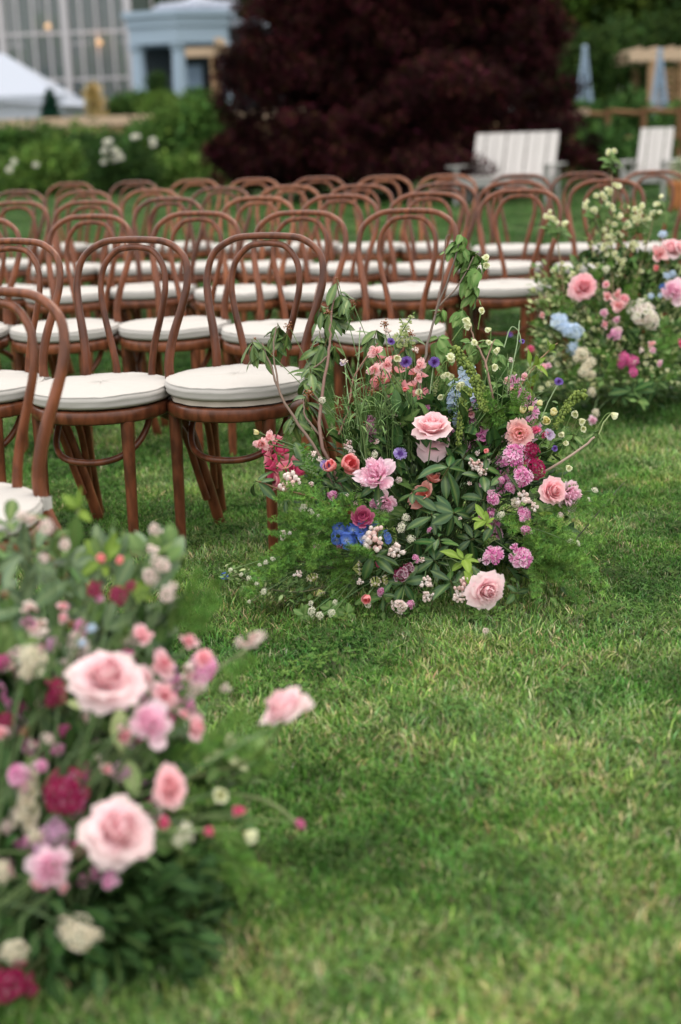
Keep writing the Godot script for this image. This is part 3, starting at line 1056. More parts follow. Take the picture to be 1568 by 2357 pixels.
	var spots := [[-13.0, -92.0, 13.0], [-4.0, -86.0, 15.0], [6.0, -80.0, 16.0], [13.0, -56.0, 13.0], [20.0, -60.0, 16.0], [28.0, -66.0, 17.0], [-24.0, -96.0, 14.0], [9.0, -50.0, 9.0], [17.0, -47.0, 8.0]]
	var lab := ["tall green tree rising behind the glasshouse", "green tree showing above the portico roof", "broad dark tree behind the maple's left half", "dark tree right behind the maple's top", "dark green tree above the blue obelisk", "dark tree at the right picture edge", "distant tree seen through the glasshouse's left end", "dark leafy tree between maple and blue obelisk", "dark leafy tree above the timber pergola"]
	for k in spots.size():
		var s: Array = spots[k]
		var o := thing("broadleaf_tree", lab[k], "tree", Vector3(s[0], 1.4 if s[1] < -42 else 0.0, s[1]), "trees closing the garden")
		var h: float = s[2]
		trunk(o, h * 0.4, h * 0.03, 6, h * 0.2)
		var bl := []
		for q in 12:
			bl.append([Vector3(rnd(-0.3, 0.3) * h, rnd(0.12, 0.85) * h, rnd(-0.22, 0.22) * h), Vector3(1, 0.75, 1) * h * rnd(0.15, 0.24)])
		crown(o, ct, bl, 1700, Vector2(0.4, 0.9), 0.45, 0.75)

func make_buildings() -> void:
	# --- glasshouse: frame of posts, rails and mullions with panes
	var d := 58.0
	var s := d / F
	var o := at(0, 240, d)
	o.y = 1.45
	var gh := thing("glasshouse", "tall glazed conservatory with pale metal frame", "glasshouse", o)
	var H := 7.4
	var xs := []
	var px := -52.0
	while px < 340.0:
		xs.append(px * s)
		px += 36.0
	var rails := [0.35, 2.05, 3.85, 5.6, 7.35]
	var glass_mesh := MB.new()
	glass_mesh.box(Vector3.ZERO, Vector3(36.0 * s - 0.08, 1.66, 0.012))
	var pane := glass_mesh.mesh()
	var post_mb := MB.new()
	post_mb.box(Vector3(0, H * 0.5, 0), Vector3(0.25, H, 0.3))
	var mull_mb := MB.new()
	mull_mb.box(Vector3(0, H * 0.5, 0), Vector3(0.08, H, 0.12))
	var post_mesh := post_mb.mesh()
	var mull := mull_mb.mesh()
	for k in xs.size():
		var thick: bool = k == 2 or k == 6 or k == xs.size() - 1
		part("post" if thick else "mullion", post_mesh if thick else mull, M.frame, gh, Vector3(xs[k], 0, 0))
		if k < xs.size() - 1:
			for r in rails.size() - 1:
				part("pane", pane, M.glass, gh, Vector3(xs[k] + 18.0 * s, (rails[r] + rails[r + 1]) * 0.5, -0.02))
	for r in rails:
		var rm := MB.new()
		rm.box(Vector3((xs[0] + xs[-1]) * 0.5, r, 0.0), Vector3(xs[-1] - xs[0], 0.11, 0.085))
		part("rail", rm.mesh(), M.frame, gh)
	var pl := MB.new()
	pl.box(Vector3((xs[0] + xs[-1]) * 0.5, 0.14, 0.03), Vector3(xs[-1] - xs[0] + 0.4, 0.28, 0.4))
	part("plinth", pl.mesh(), M.pale_stone, gh)
	for k in xs.size():
		if k % 2 == 0:
			part("rear_mullion", mull, M.frame, gh, Vector3(xs[k] + 0.2, 0, -7.0))
	var rr := MB.new()
	rr.box(Vector3((xs[0] + xs[-1]) * 0.5, 3.85, -7.0), Vector3(xs[-1] - xs[0], 0.11, 0.08))
	rr.box(Vector3((xs[0] + xs[-1]) * 0.5, 2.05, -7.0), Vector3(xs[-1] - xs[0], 0.11, 0.08))
	part("rear_rail", rr.mesh(), M.frame, gh)
	var rw := MB.new()
	rw.box(Vector3((xs[0] + xs[-1]) * 0.5, 3.6, -7.25), Vector3(xs[-1] - xs[0], 7.2, 0.3))
	part("rear_wall", rw.mesh(), M.green_wall, gh)
	var rf := MB.new()
	for sg in [0.0, 1.0]:
		var a := Vector3(xs[0] - 0.2, H, 0.2 - 7.4 * sg)
		var b := Vector3(xs[-1] + 0.2, H, 0.2 - 7.4 * sg)
		rf.quad(a, b, Vector3(b.x, H + 2.6, -3.5), Vector3(a.x, H + 2.6, -3.5), Color.WHITE)
	part("roof", rf.mesh(), M.glass, gh)
	var inside := clump_mesh(24, 0.55, [Color(0.08, 0.14, 0.05), Color(0.12, 0.19, 0.07), Color(0.06, 0.10, 0.06)])
	for k in 5:
		var ph: float = [3.2, 4.6, 2.6, 3.8, 2.2][k]
		var pt := thing("potted_palm", ["leafy plant inside the glasshouse at its left end", "tallest leafy plant inside the glasshouse", "low leafy plant inside the glasshouse centre", "leafy plant inside the glasshouse behind the thick post", "small leafy plant inside the glasshouse beside the portico"][k], "plant", o + Vector3([0.2, 1.6, 2.9, 4.1, 5.3][k], 0, -1.3 - 0.9 * (k % 2)), "plants inside the glasshouse")
		trunk(pt, ph * 0.6, 0.06, 3, 0.4)
		crown(pt, inside, [[Vector3(0, ph * 0.75, 0), Vector3(0.7, ph * 0.3, 0.6)], [Vector3(0.2, ph * 0.35, 0.1), Vector3(0.6, ph * 0.3, 0.5)]], 150, Vector2(0.2, 0.4))
	var hb := thing("tall_hedge", "tall dark evergreen hedge seen through the glasshouse panes", "hedge", Vector3(o.x + 3.0, 1.45, o.z - 12.0))
	var hbl := []
	for k in 9:
		hbl.append([Vector3(-9.0 + k * 2.4, 2.6 + (k % 3) * 0.5, rnd(-0.4, 0.4)), Vector3(1.9, 3.4, 1.3)])
	trunk(hb, 1.5, 0.2, 4, 1.0)
	crown(hb, clump_mesh(28, 0.45, [Color(0.04, 0.075, 0.03), Color(0.06, 0.10, 0.045), Color(0.03, 0.055, 0.03)]), hbl, 1900, Vector2(0.3, 0.6), 0.5)
	# bulbs glowing inside
	for q in [[111, 61, "left lit round bulb hanging inside the glasshouse"], [229, 98, "right lit round bulb hanging inside the glasshouse"]]:
		var bp := at(q[0], q[1], d - 0.8)
		var bu := thing("light_bulb", q[2], "light bulb", bp, "lit bulbs at the glasshouse")
		var bm := MB.new()
		bm.ball(Vector3.ZERO, 0.12, Color.WHITE, 12, 8)
		part("lamp_glass", bm.mesh(), M.bulb, bu)
		var cm := MB.new()
		cm.tube(PackedVector3Array([Vector3(0, 0.12, 0), Vector3(0, 2.0, 0)]), PackedFloat32Array([0.012, 0.012]), 4, Color(0.03, 0.03, 0.03))
		part("cord", cm.mesh(), M.stem, bu)
		var li := OmniLight3D.new()
		li.light_color = Color(1.0, 0.7, 0.45)
		li.light_energy = 0.15
		li.omni_range = 30.0
		li.omni_attenuation = 2.0
		li.light_size = 0.1
		li.shadow_enabled = true
		bu.add_child(li)

	# --- portico
	d = 55.0
	s = d / F
	o = at(415, 225, d)
	o.y = 1.45
	var pc := thing("portico", "blue-grey stone portico with two columns and carved white cresting", "portico", o, "", 0.0)
	var u := func(qx: float, qy: float) -> Vector3: return at(qx, qy, d) - o
	var top: float = u.call(415, 45).y
	var arc: float = u.call(415, 105).y
	var colx := [u.call(325, 150).x, u.call(420, 150).x, u.call(518, 150).x]
	var stp := MB.new()
	stp.box(Vector3(0, 0.1, 0), Vector3(4.6, 0.2, 3.2))
	part("step", stp.mesh(), M.blue_stone, pc)
	for k in 3:
		var lm := MB.new()
		var prof := [[0.0, 0.36], [0.12, 0.36], [0.16, 0.30], [0.3, 0.29], [arc * 0.5, 0.28], [arc - 0.36, 0.245], [arc - 0.3, 0.26], [arc - 0.22, 0.33], [arc - 0.12, 0.34], [arc - 0.02, 0.36], [arc - 0.02, 0.0]]
		var fn := func(a: float, t: float) -> Array:
			var q: Array = prof[int(round(t * (prof.size() - 1)))]
			return [Vector3(cos(a * TAU) * q[1], 0.2 * (1.0 - t) + q[0] * 1.0, sin(a * TAU) * q[1]), Color.WHITE]
		lm.grid(18, prof.size() - 1, fn, true)
		part("column", lm.mesh(), M.blue_stone, pc, Vector3(colx[k], 0.0, 0.9 if k == 1 else 0.35))
	var e0 := [[0.0, 0.0, 0.62], [0.30, 0.0, 0.62], [0.62, 0.08, 0.34], [0.86, 0.20, 0.22]]
	var w: float = colx[2] - colx[0]
	for k in e0.size():
		var em := MB.new()
		var off: float = e0[k][1]
		var hh: float = e0[k][2]
		if k == 1:
			continue
		var y0: float = arc + [0.0, 0.3, 0.62, 0.96][k]
		var poly := [Vector3(colx[0] - 0.26 - off, 0, 0.65 + off), Vector3(colx[1], 0, 1.3 + off), Vector3(colx[2] + 0.2 + off, 0, 0.65 + off), Vector3(colx[2] + 0.2 + off, 0, -1.6), Vector3(colx[0] - 0.26 - off, 0, -1.6)]
		for q in 5:
			var a: Vector3 = poly[q] + Vector3(0, y0, 0)
			var b: Vector3 = poly[(q + 1) % 5] + Vector3(0, y0, 0)
			em.quad(a, b, b + Vector3(0, hh - 0.003, 0), a + Vector3(0, hh - 0.003, 0), Color.WHITE)
			var ca := Vector3(colx[1], y0, 0)
			em.tri(ca + Vector3(0, hh - 0.003, 0), a + Vector3(0, hh - 0.003, 0), b + Vector3(0, hh - 0.003, 0), Color.WHITE)
			em.tri(ca, a, b, Color.WHITE)
		part(["architrave", "", "frieze", "cornice"][k], em.mesh(), M.blue_stone, pc)
	var bw := MB.new()
	bw.box(Vector3(colx[1], arc * 0.5, -1.5), Vector3(w, arc - 0.02, 0.2))
	part("rear_wall", bw.mesh(), M.dark, pc)
	var dm := MB.new()
	dm.box(Vector3(colx[1] + 0.1, 1.2, -1.38), Vector3(1.1, 2.3, 0.06))
	part("door", dm.mesh(), M.blue_paint, pc)
	# carved cresting
	var y1: float = arc + 1.2
	for k in 9:
		var t := (k - 4) / 4.0
		var cm := MB.new()
		var r := 0.26 - 0.10 * absf(t) + 0.16 * maxf(0.0, 1.0 - absf(t) * 3.0)
		cm.ball(Vector3.ZERO, r, Color.WHITE, 9, 6, 0.95)
		cm.ball(Vector3(0.12, r * 0.5, 0.05), r * 0.5, Color.WHITE, 7, 5)
		part("crest_scroll", cm.mesh(), M.pale_stone, pc, Vector3(colx[1] + 0.75 + t * 1.35, y1 + 0.16, 0.2))
	var cb := MB.new()
	cb.box(Vector3(colx[1] + 0.75, y1 + 0.03, 0.2), Vector3(3.3, 0.3, 0.34))
	part("crest_base", cb.mesh(), M.pale_stone, pc)
	# flat roof beside the portico
	var ar := thing("side_wing", "low grey roofed wing running right from the portico", "building", Vector3(u.call(590, 60).x + o.x, 1.45, o.z - 1.5))
	var am := MB.new()
	var rh: float = u.call(590, 62).y
	am.box(Vector3(0, rh * 0.5, 0), Vector3(2.4, rh, 1.5))
	part("wall", am.mesh(), M.dark, ar)
	var a2 := MB.new()
	a2.box(Vector3(0, rh + 0.15, 0.05), Vector3(3.0, 0.3, 1.9))
	part("roof", a2.mesh(), M.pale_stone, ar)

	# --- marquee
	d = 50.0
	s = d / F
	var left := at(-160, 275, d)
	var tx := at(180, 275, d).x
	var te := thing("marquee", "white marquee tent with sloping canvas roof", "tent", Vector3((left.x + tx) * 0.5, 1.45, left.z - 1.5))
	var hw := (tx - left.x) * 0.5
	var ey := at(95, 222, d).y - 1.45
	var ry := at(0, 122, d).y - 1.45
	var ix := at(145, 222, d).x - te.position.x
	var walls := MB.new()
	var cn := [Vector3(-hw, 0, 1.5), Vector3(ix, 0, 1.5), Vector3(ix, 0, -3.5), Vector3(-hw, 0, -3.5)]
	var nfold := 14
	for k in nfold:
		var a: Vector3 = cn[0].lerp(cn[1], float(k) / nfold) + Vector3(0, 0, 0.05 * (k % 2))
		var b: Vector3 = cn[0].lerp(cn[1], float(k + 1) / nfold) + Vector3(0, 0, 0.05 * ((k + 1) % 2))
		walls.quad(a, b, b + Vector3(0, ey, 0), a + Vector3(0, ey, 0), Color.WHITE)
	walls.quad(cn[1], cn[2], cn[2] + Vector3(0, ey, 0), cn[1] + Vector3(0, ey, 0), Color.WHITE)
	part("tent_wall", walls.mesh(), M.canvas, te)
	var roof := MB.new()
	var r0 := Vector3(-hw, ry + 0.2, -1.0)
	var r1 := Vector3(at(-20, 122, d).x - te.position.x, ry + 0.1, -1.0)
	var e1 := Vector3(hw - 0.1, ey - 0.35, 1.7)
	roof.quad(Vector3(-hw, ey, 1.7), e1, r1, r0, Color.WHITE)
	roof.tri(e1, Vector3(hw - 0.1, ey - 0.35, -3.7), r1, Color.WHITE)
	roof.quad(Vector3(hw - 0.1, ey - 0.35, -3.7), Vector3(-hw, ey, -3.7), r0, r1, Color.WHITE)
	part("tent_roof", roof.mesh(), M.canvas, te)
	var val := MB.new()
	val.box(Vector3(0, ey - 0.06, 1.74), Vector3(hw * 2.0 - 0.7, 0.2, 0.03))
	part("valance", val.mesh(), M.canvas, te)

	# --- timber arbour corner left of the maple
	d = 33.0
	var ab := at(505, 425, d)
	ab.y = 0.0
	var abt := thing("timber_arbour", "pale timber arbour post and beam beside the maple", "arbour", ab)
	var by := at(480, 134, d).y
	var pm := MB.new()
	pm.box(Vector3(0.05, by * 0.5, 0), Vector3(0.2, by, 0.2))
	part("post", pm.mesh(), M.timber, abt)
	pm = MB.new()
	pm.box(Vector3(-0.1, by + 0.1, 0.0), Vector3(1.0, 0.2, 0.16))
	part("beam", pm.mesh(), M.pale_timber, abt)
	pm = MB.new()
	pm.box(Vector3(0.2, by + 0.28, 0.0), Vector3(0.16, 0.16, 1.4))
	part("rafter", pm.mesh(), M.pale_timber, abt)

	# --- right: obelisks, pergola, rustic log fence, planting
	for q in [[1345, 105, 232, "left pale blue pyramid plant obelisk against dark trees"], [1517, 112, 215, "right pale blue pyramid plant obelisk in front of the pergola"]]:
		d = 34.0
		var ob := at(q[0], q[2], d)
		var ht: float = at(q[0], q[1], d).y - ob.y
		var base_y := 0.55
		ob.y = base_y
		ht = at(q[0], q[1], d).y - base_y
		var obl := thing("obelisk_trellis", q[3], "obelisk", ob, "blue obelisks in the border")
		var half := 0.36
		for k in 4:
			var a := TAU * (k + 0.5) / 4.0
			var lm := MB.new()
			lm.tube(PackedVector3Array([Vector3(cos(a), 0, sin(a)) * half, Vector3(cos(a) * 0.03, ht - 0.12, sin(a) * 0.03)]), PackedFloat32Array([0.035, 0.03]), 4, Color.WHITE)
			part("leg", lm.mesh(), M.blue_paint, obl)
			for z in 5:
				var t := 0.12 + z * 0.17
				var b := TAU * (k + 1.5) / 4.0
				var rm := MB.new()
				var rr2 := lerpf(half, 0.03, t)
				rm.tube(PackedVector3Array([Vector3(cos(a) * rr2, ht * t, sin(a) * rr2), Vector3(cos(b) * rr2, ht * t, sin(b) * rr2)]), PackedFloat32Array([0.02, 0.02]), 4, Color.WHITE)
				part("slat", rm.mesh(), M.blue_paint, obl)
			var im := MB.new()
			var mid := Vector3(cos(a) + cos(a + PI / 2), 0, sin(a) + sin(a + PI / 2)) * half * 0.5
			im.tube(PackedVector3Array([mid, Vector3(0, ht - 0.2, 0)]), PackedFloat32Array([0.02, 0.018]), 4, Color.WHITE)
			part("slat", im.mesh(), M.blue_paint, obl)
		var fm := MB.new()
		fm.ball(Vector3(0, ht - 0.07, 0), 0.07, Color.WHITE, 8, 6)
		part("finial", fm.mesh(), M.blue_paint, obl)
	d = 37.0
	var pg := at(1540, 300, d)
	pg.y = 0.0
	var per := thing("timber_pergola", "brown timber pergola with pale top beam at right", "pergola", pg)
	var ph2 := at(1540, 140, d).y
	for q in [[1496, 0.0], [1568, 0.0], [1640, 0.0], [1500, -2.5]]:
		var x := at(q[0], 200, d).x - pg.x
		pm = MB.new()
		pm.box(Vector3(x, ph2 * 0.5, q[1]), Vector3(0.2, ph2, 0.2))
		part("post", pm.mesh(), M.timber, per)
	for k in 2:
		pm = MB.new()
		pm.box(Vector3(0.3, ph2 + 0.12, -2.5 * k), Vector3(2.7, 0.24, 0.18))
		part("beam", pm.mesh(), M.pale_timber, per)
	for k in 6:
		pm = MB.new()
		pm.box(Vector3(-0.8 + k * 0.42, ph2 + 0.30, -1.2), Vector3(0.07, 0.08, 2.6))
		part("rafter", pm.mesh(), M.pale_timber, per)
	for k in 7:
		pm = MB.new()
		pm.box(Vector3(0.3, ph2 - 0.25 - k * 0.16, -0.12), Vector3(1.75, 0.07, 0.03))
		part("lattice_slat", pm.mesh(), M.timber, per)
	for k in 8:
		pm = MB.new()
		pm.box(Vector3(-0.5 + k * 0.22, ph2 - 0.75, -0.16), Vector3(0.06, 1.15, 0.03))
		part("lattice_slat", pm.mesh(), M.timber, per)
	var hp := thing("tall_hedge", "dark clipped hedge closing the view behind the timber pergola", "hedge", Vector3(11.5, 0, -41.0))
	var hpl := []
	for k in 8:
		hpl.append([Vector3(-4.6 + k * 1.4, 1.6 + (k % 3) * 0.25, rnd(-0.2, 0.2)), Vector3(1.2, 2.1, 0.7)])
	trunk(hp, 1.2, 0.12, 4, 0.6)
	crown(hp, clump_mesh(28, 0.5, [Color(0.03, 0.06, 0.018), Color(0.045, 0.08, 0.022)]), hpl, 1500, Vector2(0.2, 0.4), 0.45)
	# rustic crossed log fence
	d = 27.0
	var lf := at(1450, 440, d)
	lf.y = 0.0
	var fen := thing("log_fence", "rustic brown log fence with crossed braces", "fence", lf)
	var lfx := func(qx: float) -> float: return at(qx, 330, d).x - lf.x
	var ty := at(1450, 318, d).y
	var seg := [1310.0, 1392.0, 1474.0, 1556.0, 1640.0]
	for k in seg.size():
		var x: float = lfx.call(seg[k])
		var tm := MB.new()
		tm.tube(PackedVector3Array([Vector3(x, 0, 0), Vector3(x, ty + 0.55, 0)]), PackedFloat32Array([0.07, 0.06]), 7, Color.WHITE)
		part("post", tm.mesh(), M.log, fen)
		if k < seg.size() - 1:
			var x2: float = lfx.call(seg[k + 1])
			for z in [[ty, ty], [0.12, 0.12], [0.15, ty - 0.06], [ty - 0.06, 0.15], [ty + 0.5, ty + 0.45]]:
				var rm := MB.new()
				rm.tube(PackedVector3Array([Vector3(x + 0.05, z[0], 0.05), Vector3(x2 - 0.05, z[1], 0.04 if z[0] == z[1] else -0.05)]), PackedFloat32Array([0.055, 0.05]), 6, Color.WHITE)
				part("rail", rm.mesh(), M.log, fen)
	var pm2 := MB.new()
	pm2.box(Vector3(lfx.call(1325), at(1325, 258, d).y, 0.1), Vector3(0.34, 0.12, 0.3))
	part("cap", pm2.mesh(), M.pale_timber, fen)
	var cg := clump_mesh(26, 0.5, [Color(0.05, 0.11, 0.03), Color(0.07, 0.14, 0.035), Color(0.04, 0.08, 0.03)])
	for q in [[1345, 310, 31.0, 130, 120, "leafy green planting below the left blue obelisk"], [1440, 300, 32.0, 150, 150, "tall leafy green planting between the two blue obelisks"], [1540, 300, 30.5, 140, 110, "leafy green planting below the right blue obelisk"], [1330, 300, 40.0, 150, 190, "tall dark bush between the maple and the left blue obelisk"], [1480, 395, 25.5, 110, 150, "leafy bush in front of the log fence behind the armchair"], [1375, 400, 25.8, 110, 150, "low leafy bush in front of the log fence beside the maple"], [1420, 400, 29.0, 180, 130, "dark green undergrowth behind the log fence"], [1545, 400, 29.0, 160, 120, "dark green undergrowth behind the right white chair"]]:
		var b := at(q[0], q[1], q[2])
		b.y = 0.0
		var topy := at(q[0], q[1] - q[4] * 0.5 - 20.0, q[2]).y
		var ww: float = q[3] * q[2] / F * 0.5
		var bl := []
		for k in 6:
			bl.append([Vector3(rnd(-0.5, 0.5) * ww, topy * rnd(0.35, 0.75), rnd(-0.3, 0.3)), Vector3(ww * 0.55, topy * 0.28, ww * 0.5)])
		shrub("border_planting", q[5], "plant", b, bl, 330, cg, Vector2(0.12, 0.26), "planting along the log fence")

# ------------------------------------------------------------------ chairs
const SEAT_TOP := 0.440

func make_chair(wood: Material) -> Node3D:
	var root := Node3D.new()
	root.name = "bentwood_chair"
	# outer hoop: rear legs and back in one bent piece
	var half := [Vector3(0.222, 0.0, -0.268), Vector3(0.202, 0.2, -0.212), Vector3(0.178, 0.36, -0.168), Vector3(0.152, 0.45, -0.150), Vector3(0.144, 0.52, -0.150), Vector3(0.156, 0.60, -0.163), Vector3(0.178, 0.68, -0.183), Vector3(0.191, 0.755, -0.205), Vector3(0.176, 0.825, -0.226), Vector3(0.118, 0.866, -0.240), Vector3(0.05, 0.876, -0.245)]
	var raw := half.duplicate()
	for k in range(half.size() - 1, -1, -1):
		var h: Vector3 = half[k]
		raw.append(Vector3(-h.x, h.y, h.z))
	var pts := smooth_path(raw, 5)
	var rad := PackedFloat32Array()
	for p in pts:
		rad.append(lerpf(0.0175, 0.0152, clampf(p.y / 0.45, 0, 1)) if p.y < 0.45 else lerpf(0.0152, 0.0102, clampf((p.y - 0.45) / 0.36, 0, 1)))
	var mb := MB.new()
	mb.tube(pts, rad, 12, Color.WHITE)
	part("back_hoop", mb.mesh(), wood, root)
	half = [Vector3(0.068, 0.425, -0.184), Vector3(0.061, 0.49, -0.187), Vector3(0.076, 0.575, -0.190), Vector3(0.099, 0.66, -0.199), Vector3(0.112, 0.735, -0.211), Vector3(0.102, 0.80, -0.224), Vector3(0.064, 0.844, -0.235), Vector3(0.02, 0.854, -0.239)]
	raw = half.duplicate()
	for k in range(half.size() - 1, -1, -1):
		var h: Vector3 = half[k]
		raw.append(Vector3(-h.x, h.y, h.z))
	pts = smooth_path(raw, 5)
	rad = PackedFloat32Array()
	for p in pts:
		rad.append(lerpf(0.0118, 0.0092, clampf((p.y - 0.45) / 0.3, 0, 1)))
	mb = MB.new()
	mb.tube(pts, rad, 10, Color.WHITE)
	part("inner_hoop", mb.mesh(), wood, root)
	# seat ring
	mb = MB.new()
	var sec := [Vector2(0.160, 0.404), Vector2(0.198, 0.400), Vector2(0.203, 0.405), Vector2(0.206, 0.418), Vector2(0.205, 0.430), Vector2(0.201, 0.437), Vector2(0.194, 0.4395), Vector2(0.163, 0.437), Vector2(0.160, 0.430), Vector2(0.160, 0.404)]
	var fn := func(u: float, t: float) -> Array:
		var q: Vector2 = sec[int(round(t * (sec.size() - 1)))]
		return [Vector3(cos(u * TAU) * q.x, q.y, sin(u * TAU) * q.x), Color.WHITE]
	mb.grid(44, sec.size() - 1, fn, true)
	part("seat_ring", mb.mesh(), wood, root)
	var cyl := CylinderMesh.new()
	cyl.top_radius = 0.161
	cyl.bottom_radius = 0.161
	cyl.height = 0.008
	part("seat_panel", cyl, M.cane, root, Vector3(0, 0.426, 0))
	for s in [-1.0, 1.0]:
		mb = MB.new()
		pts = smooth_path([Vector3(0.150 * s, 0.402, 0.108), Vector3(0.150 * s, 0.25, 0.112), Vector3(0.150 * s, 0.0, 0.118)], 4)
		mb.tube(pts, taper(pts.size(), 0.0195, 0.0140), 12, Color.WHITE)
		part("leg", mb.mesh(), wood, root)
		# knee brace hugging the rear leg
		mb = MB.new()
		pts = smooth_path([Vector3(0.210 * s, 0.10, -0.212), Vector3(0.198 * s, 0.19, -0.186), Vector3(0.190 * s, 0.27, -0.163), Vector3(0.184 * s, 0.325, -0.138), Vector3(0.176 * s, 0.368, -0.098), Vector3(0.170 * s, 0.394, -0.05), Vector3(0.168 * s, 0.403, -0.02)], 4)
		mb.tube(pts, taper(pts.size(), 0.0115, 0.0100), 9, Color.WHITE)
		part("knee_brace", mb.mesh(), wood, root)
	mb = MB.new()
	var ring := []
	for k in 19:
		var th := deg_to_rad(lerpf(-98, 98, k / 18.0))
		ring.append(Vector3(sin(th) * 0.150, 0.276 + 0.126 * pow(absf(th) / deg_to_rad(98), 2.6), cos(th) * 0.128 - 0.005))
	pts = smooth_path(ring, 3)
	mb.tube(pts, taper(pts.size(), 0.0098, 0.0098), 10, Color.WHITE)
	part("front_brace", mb.mesh(), wood, root)
	return root

func make_cushion(sd: float, skirt: bool, puff: float) -> Node3D:
	var root := Node3D.new()
	root.name = "seat_cushion"
	var n := FastNoiseLite.new()
	n.seed = int(sd * 10)
	n.frequency = 5.0
	var lift := 0.016 if skirt else 0.0
	var prof := [Vector2(0.0, 0.002), Vector2(0.17, 0.002), Vector2(0.196, 0.002), Vector2(0.2045, 0.010), Vector2(0.2075, 0.019), Vector2(0.2055, 0.026), Vector2(0.2085, 0.034), Vector2(0.2085, 0.042), Vector2(0.2055, 0.0495), Vector2(0.2043, 0.0515), Vector2(0.2055, 0.0545), Vector2(0.2045, 0.0575), Vector2(0.2015, 0.0590), Vector2(0.1985, 0.0560), Vector2(0.194, 0.0580), Vector2(0.17, 0.0615 + puff * 0.4), Vector2(0.13, 0.0645 + puff), Vector2(0.08, 0.066 + puff), Vector2(0.04, 0.0665 + puff), Vector2(0.0, 0.0665 + puff)]
	var mb := MB.new()
	var fn := func(u: float, t: float) -> Array:
		var q: Vector2 = prof[int(round(t * (prof.size() - 1)))]
		var a := u * TAU
		var p := Vector3(cos(a) * q.x, 0, sin(a) * q.x)
		var w1 := n.get_noise_3d(p.x * 1.3, q.y * 6.0, p.z * 1.3)
		var w2 := n.get_noise_3d(p.x * 5.0 + 9.0, q.y * 22.0, p.z * 5.0)
		var side := clampf((q.x - 0.15) / 0.05, 0, 1)
		var y := q.y * 0.70 * (1.0 + 0.07 * n.get_noise_2d(cos(a) * 0.5 + sd, sin(a) * 0.5)) + (w1 * 0.0020 + w2 * 0.0012) * clampf(q.y / 0.04, 0, 1)
		var r := 1.0 + side * (w1 * 0.008 + w2 * 0.004)
		return [Vector3(p.x * r, y + lift, p.z * r), Color.WHITE]
	mb.grid(64, prof.size() - 1, fn, true)
	part("cushion_pad", mb.mesh(), M.cloth, root)
	if skirt:
		mb = MB.new()
		var fs := func(u: float, t: float) -> Array:
			var a := u * TAU
			var r := 0.192 + 0.002 * sin(u * 90.0) - 0.002 * t
			return [Vector3(cos(a) * r, 0.002 + t * 0.018, sin(a) * r), Color.WHITE]
		mb.grid(90, 2, fs, true)
		part("under_band", mb.mesh(), M.skirt, root)
	# tie straps round the rear posts
	for s in [-1.0, 1.0]:
		mb = MB.new()
		var f2 := func(u: float, t: float) -> Array:
			var a := u * TAU
			return [Vector3(0.1475 * s + cos(a) * 0.0195, 0.008 + t * 0.028 + 0.003 * sin(a), -0.150 + sin(a) * 0.0195), Color.WHITE]
		mb.grid(16, 2, f2, true)
		mb.box(Vector3(0.135 * s, 0.022, -0.142), Vector3(0.03, 0.026, 0.006))
		mb.box(Vector3(0.158 * s, 0.024, -0.1285), Vector3(0.018, 0.026, 0.004))
		part("strap", mb.mesh(), M.cloth, root)
	return root

const ORD := ["first", "second", "third", "fourth", "fifth", "sixth", "seventh", "eighth", "ninth", "tenth", "eleventh", "twelfth"]
const ROWS := ["nearest", "second", "third", "fourth", "fifth", "sixth"]

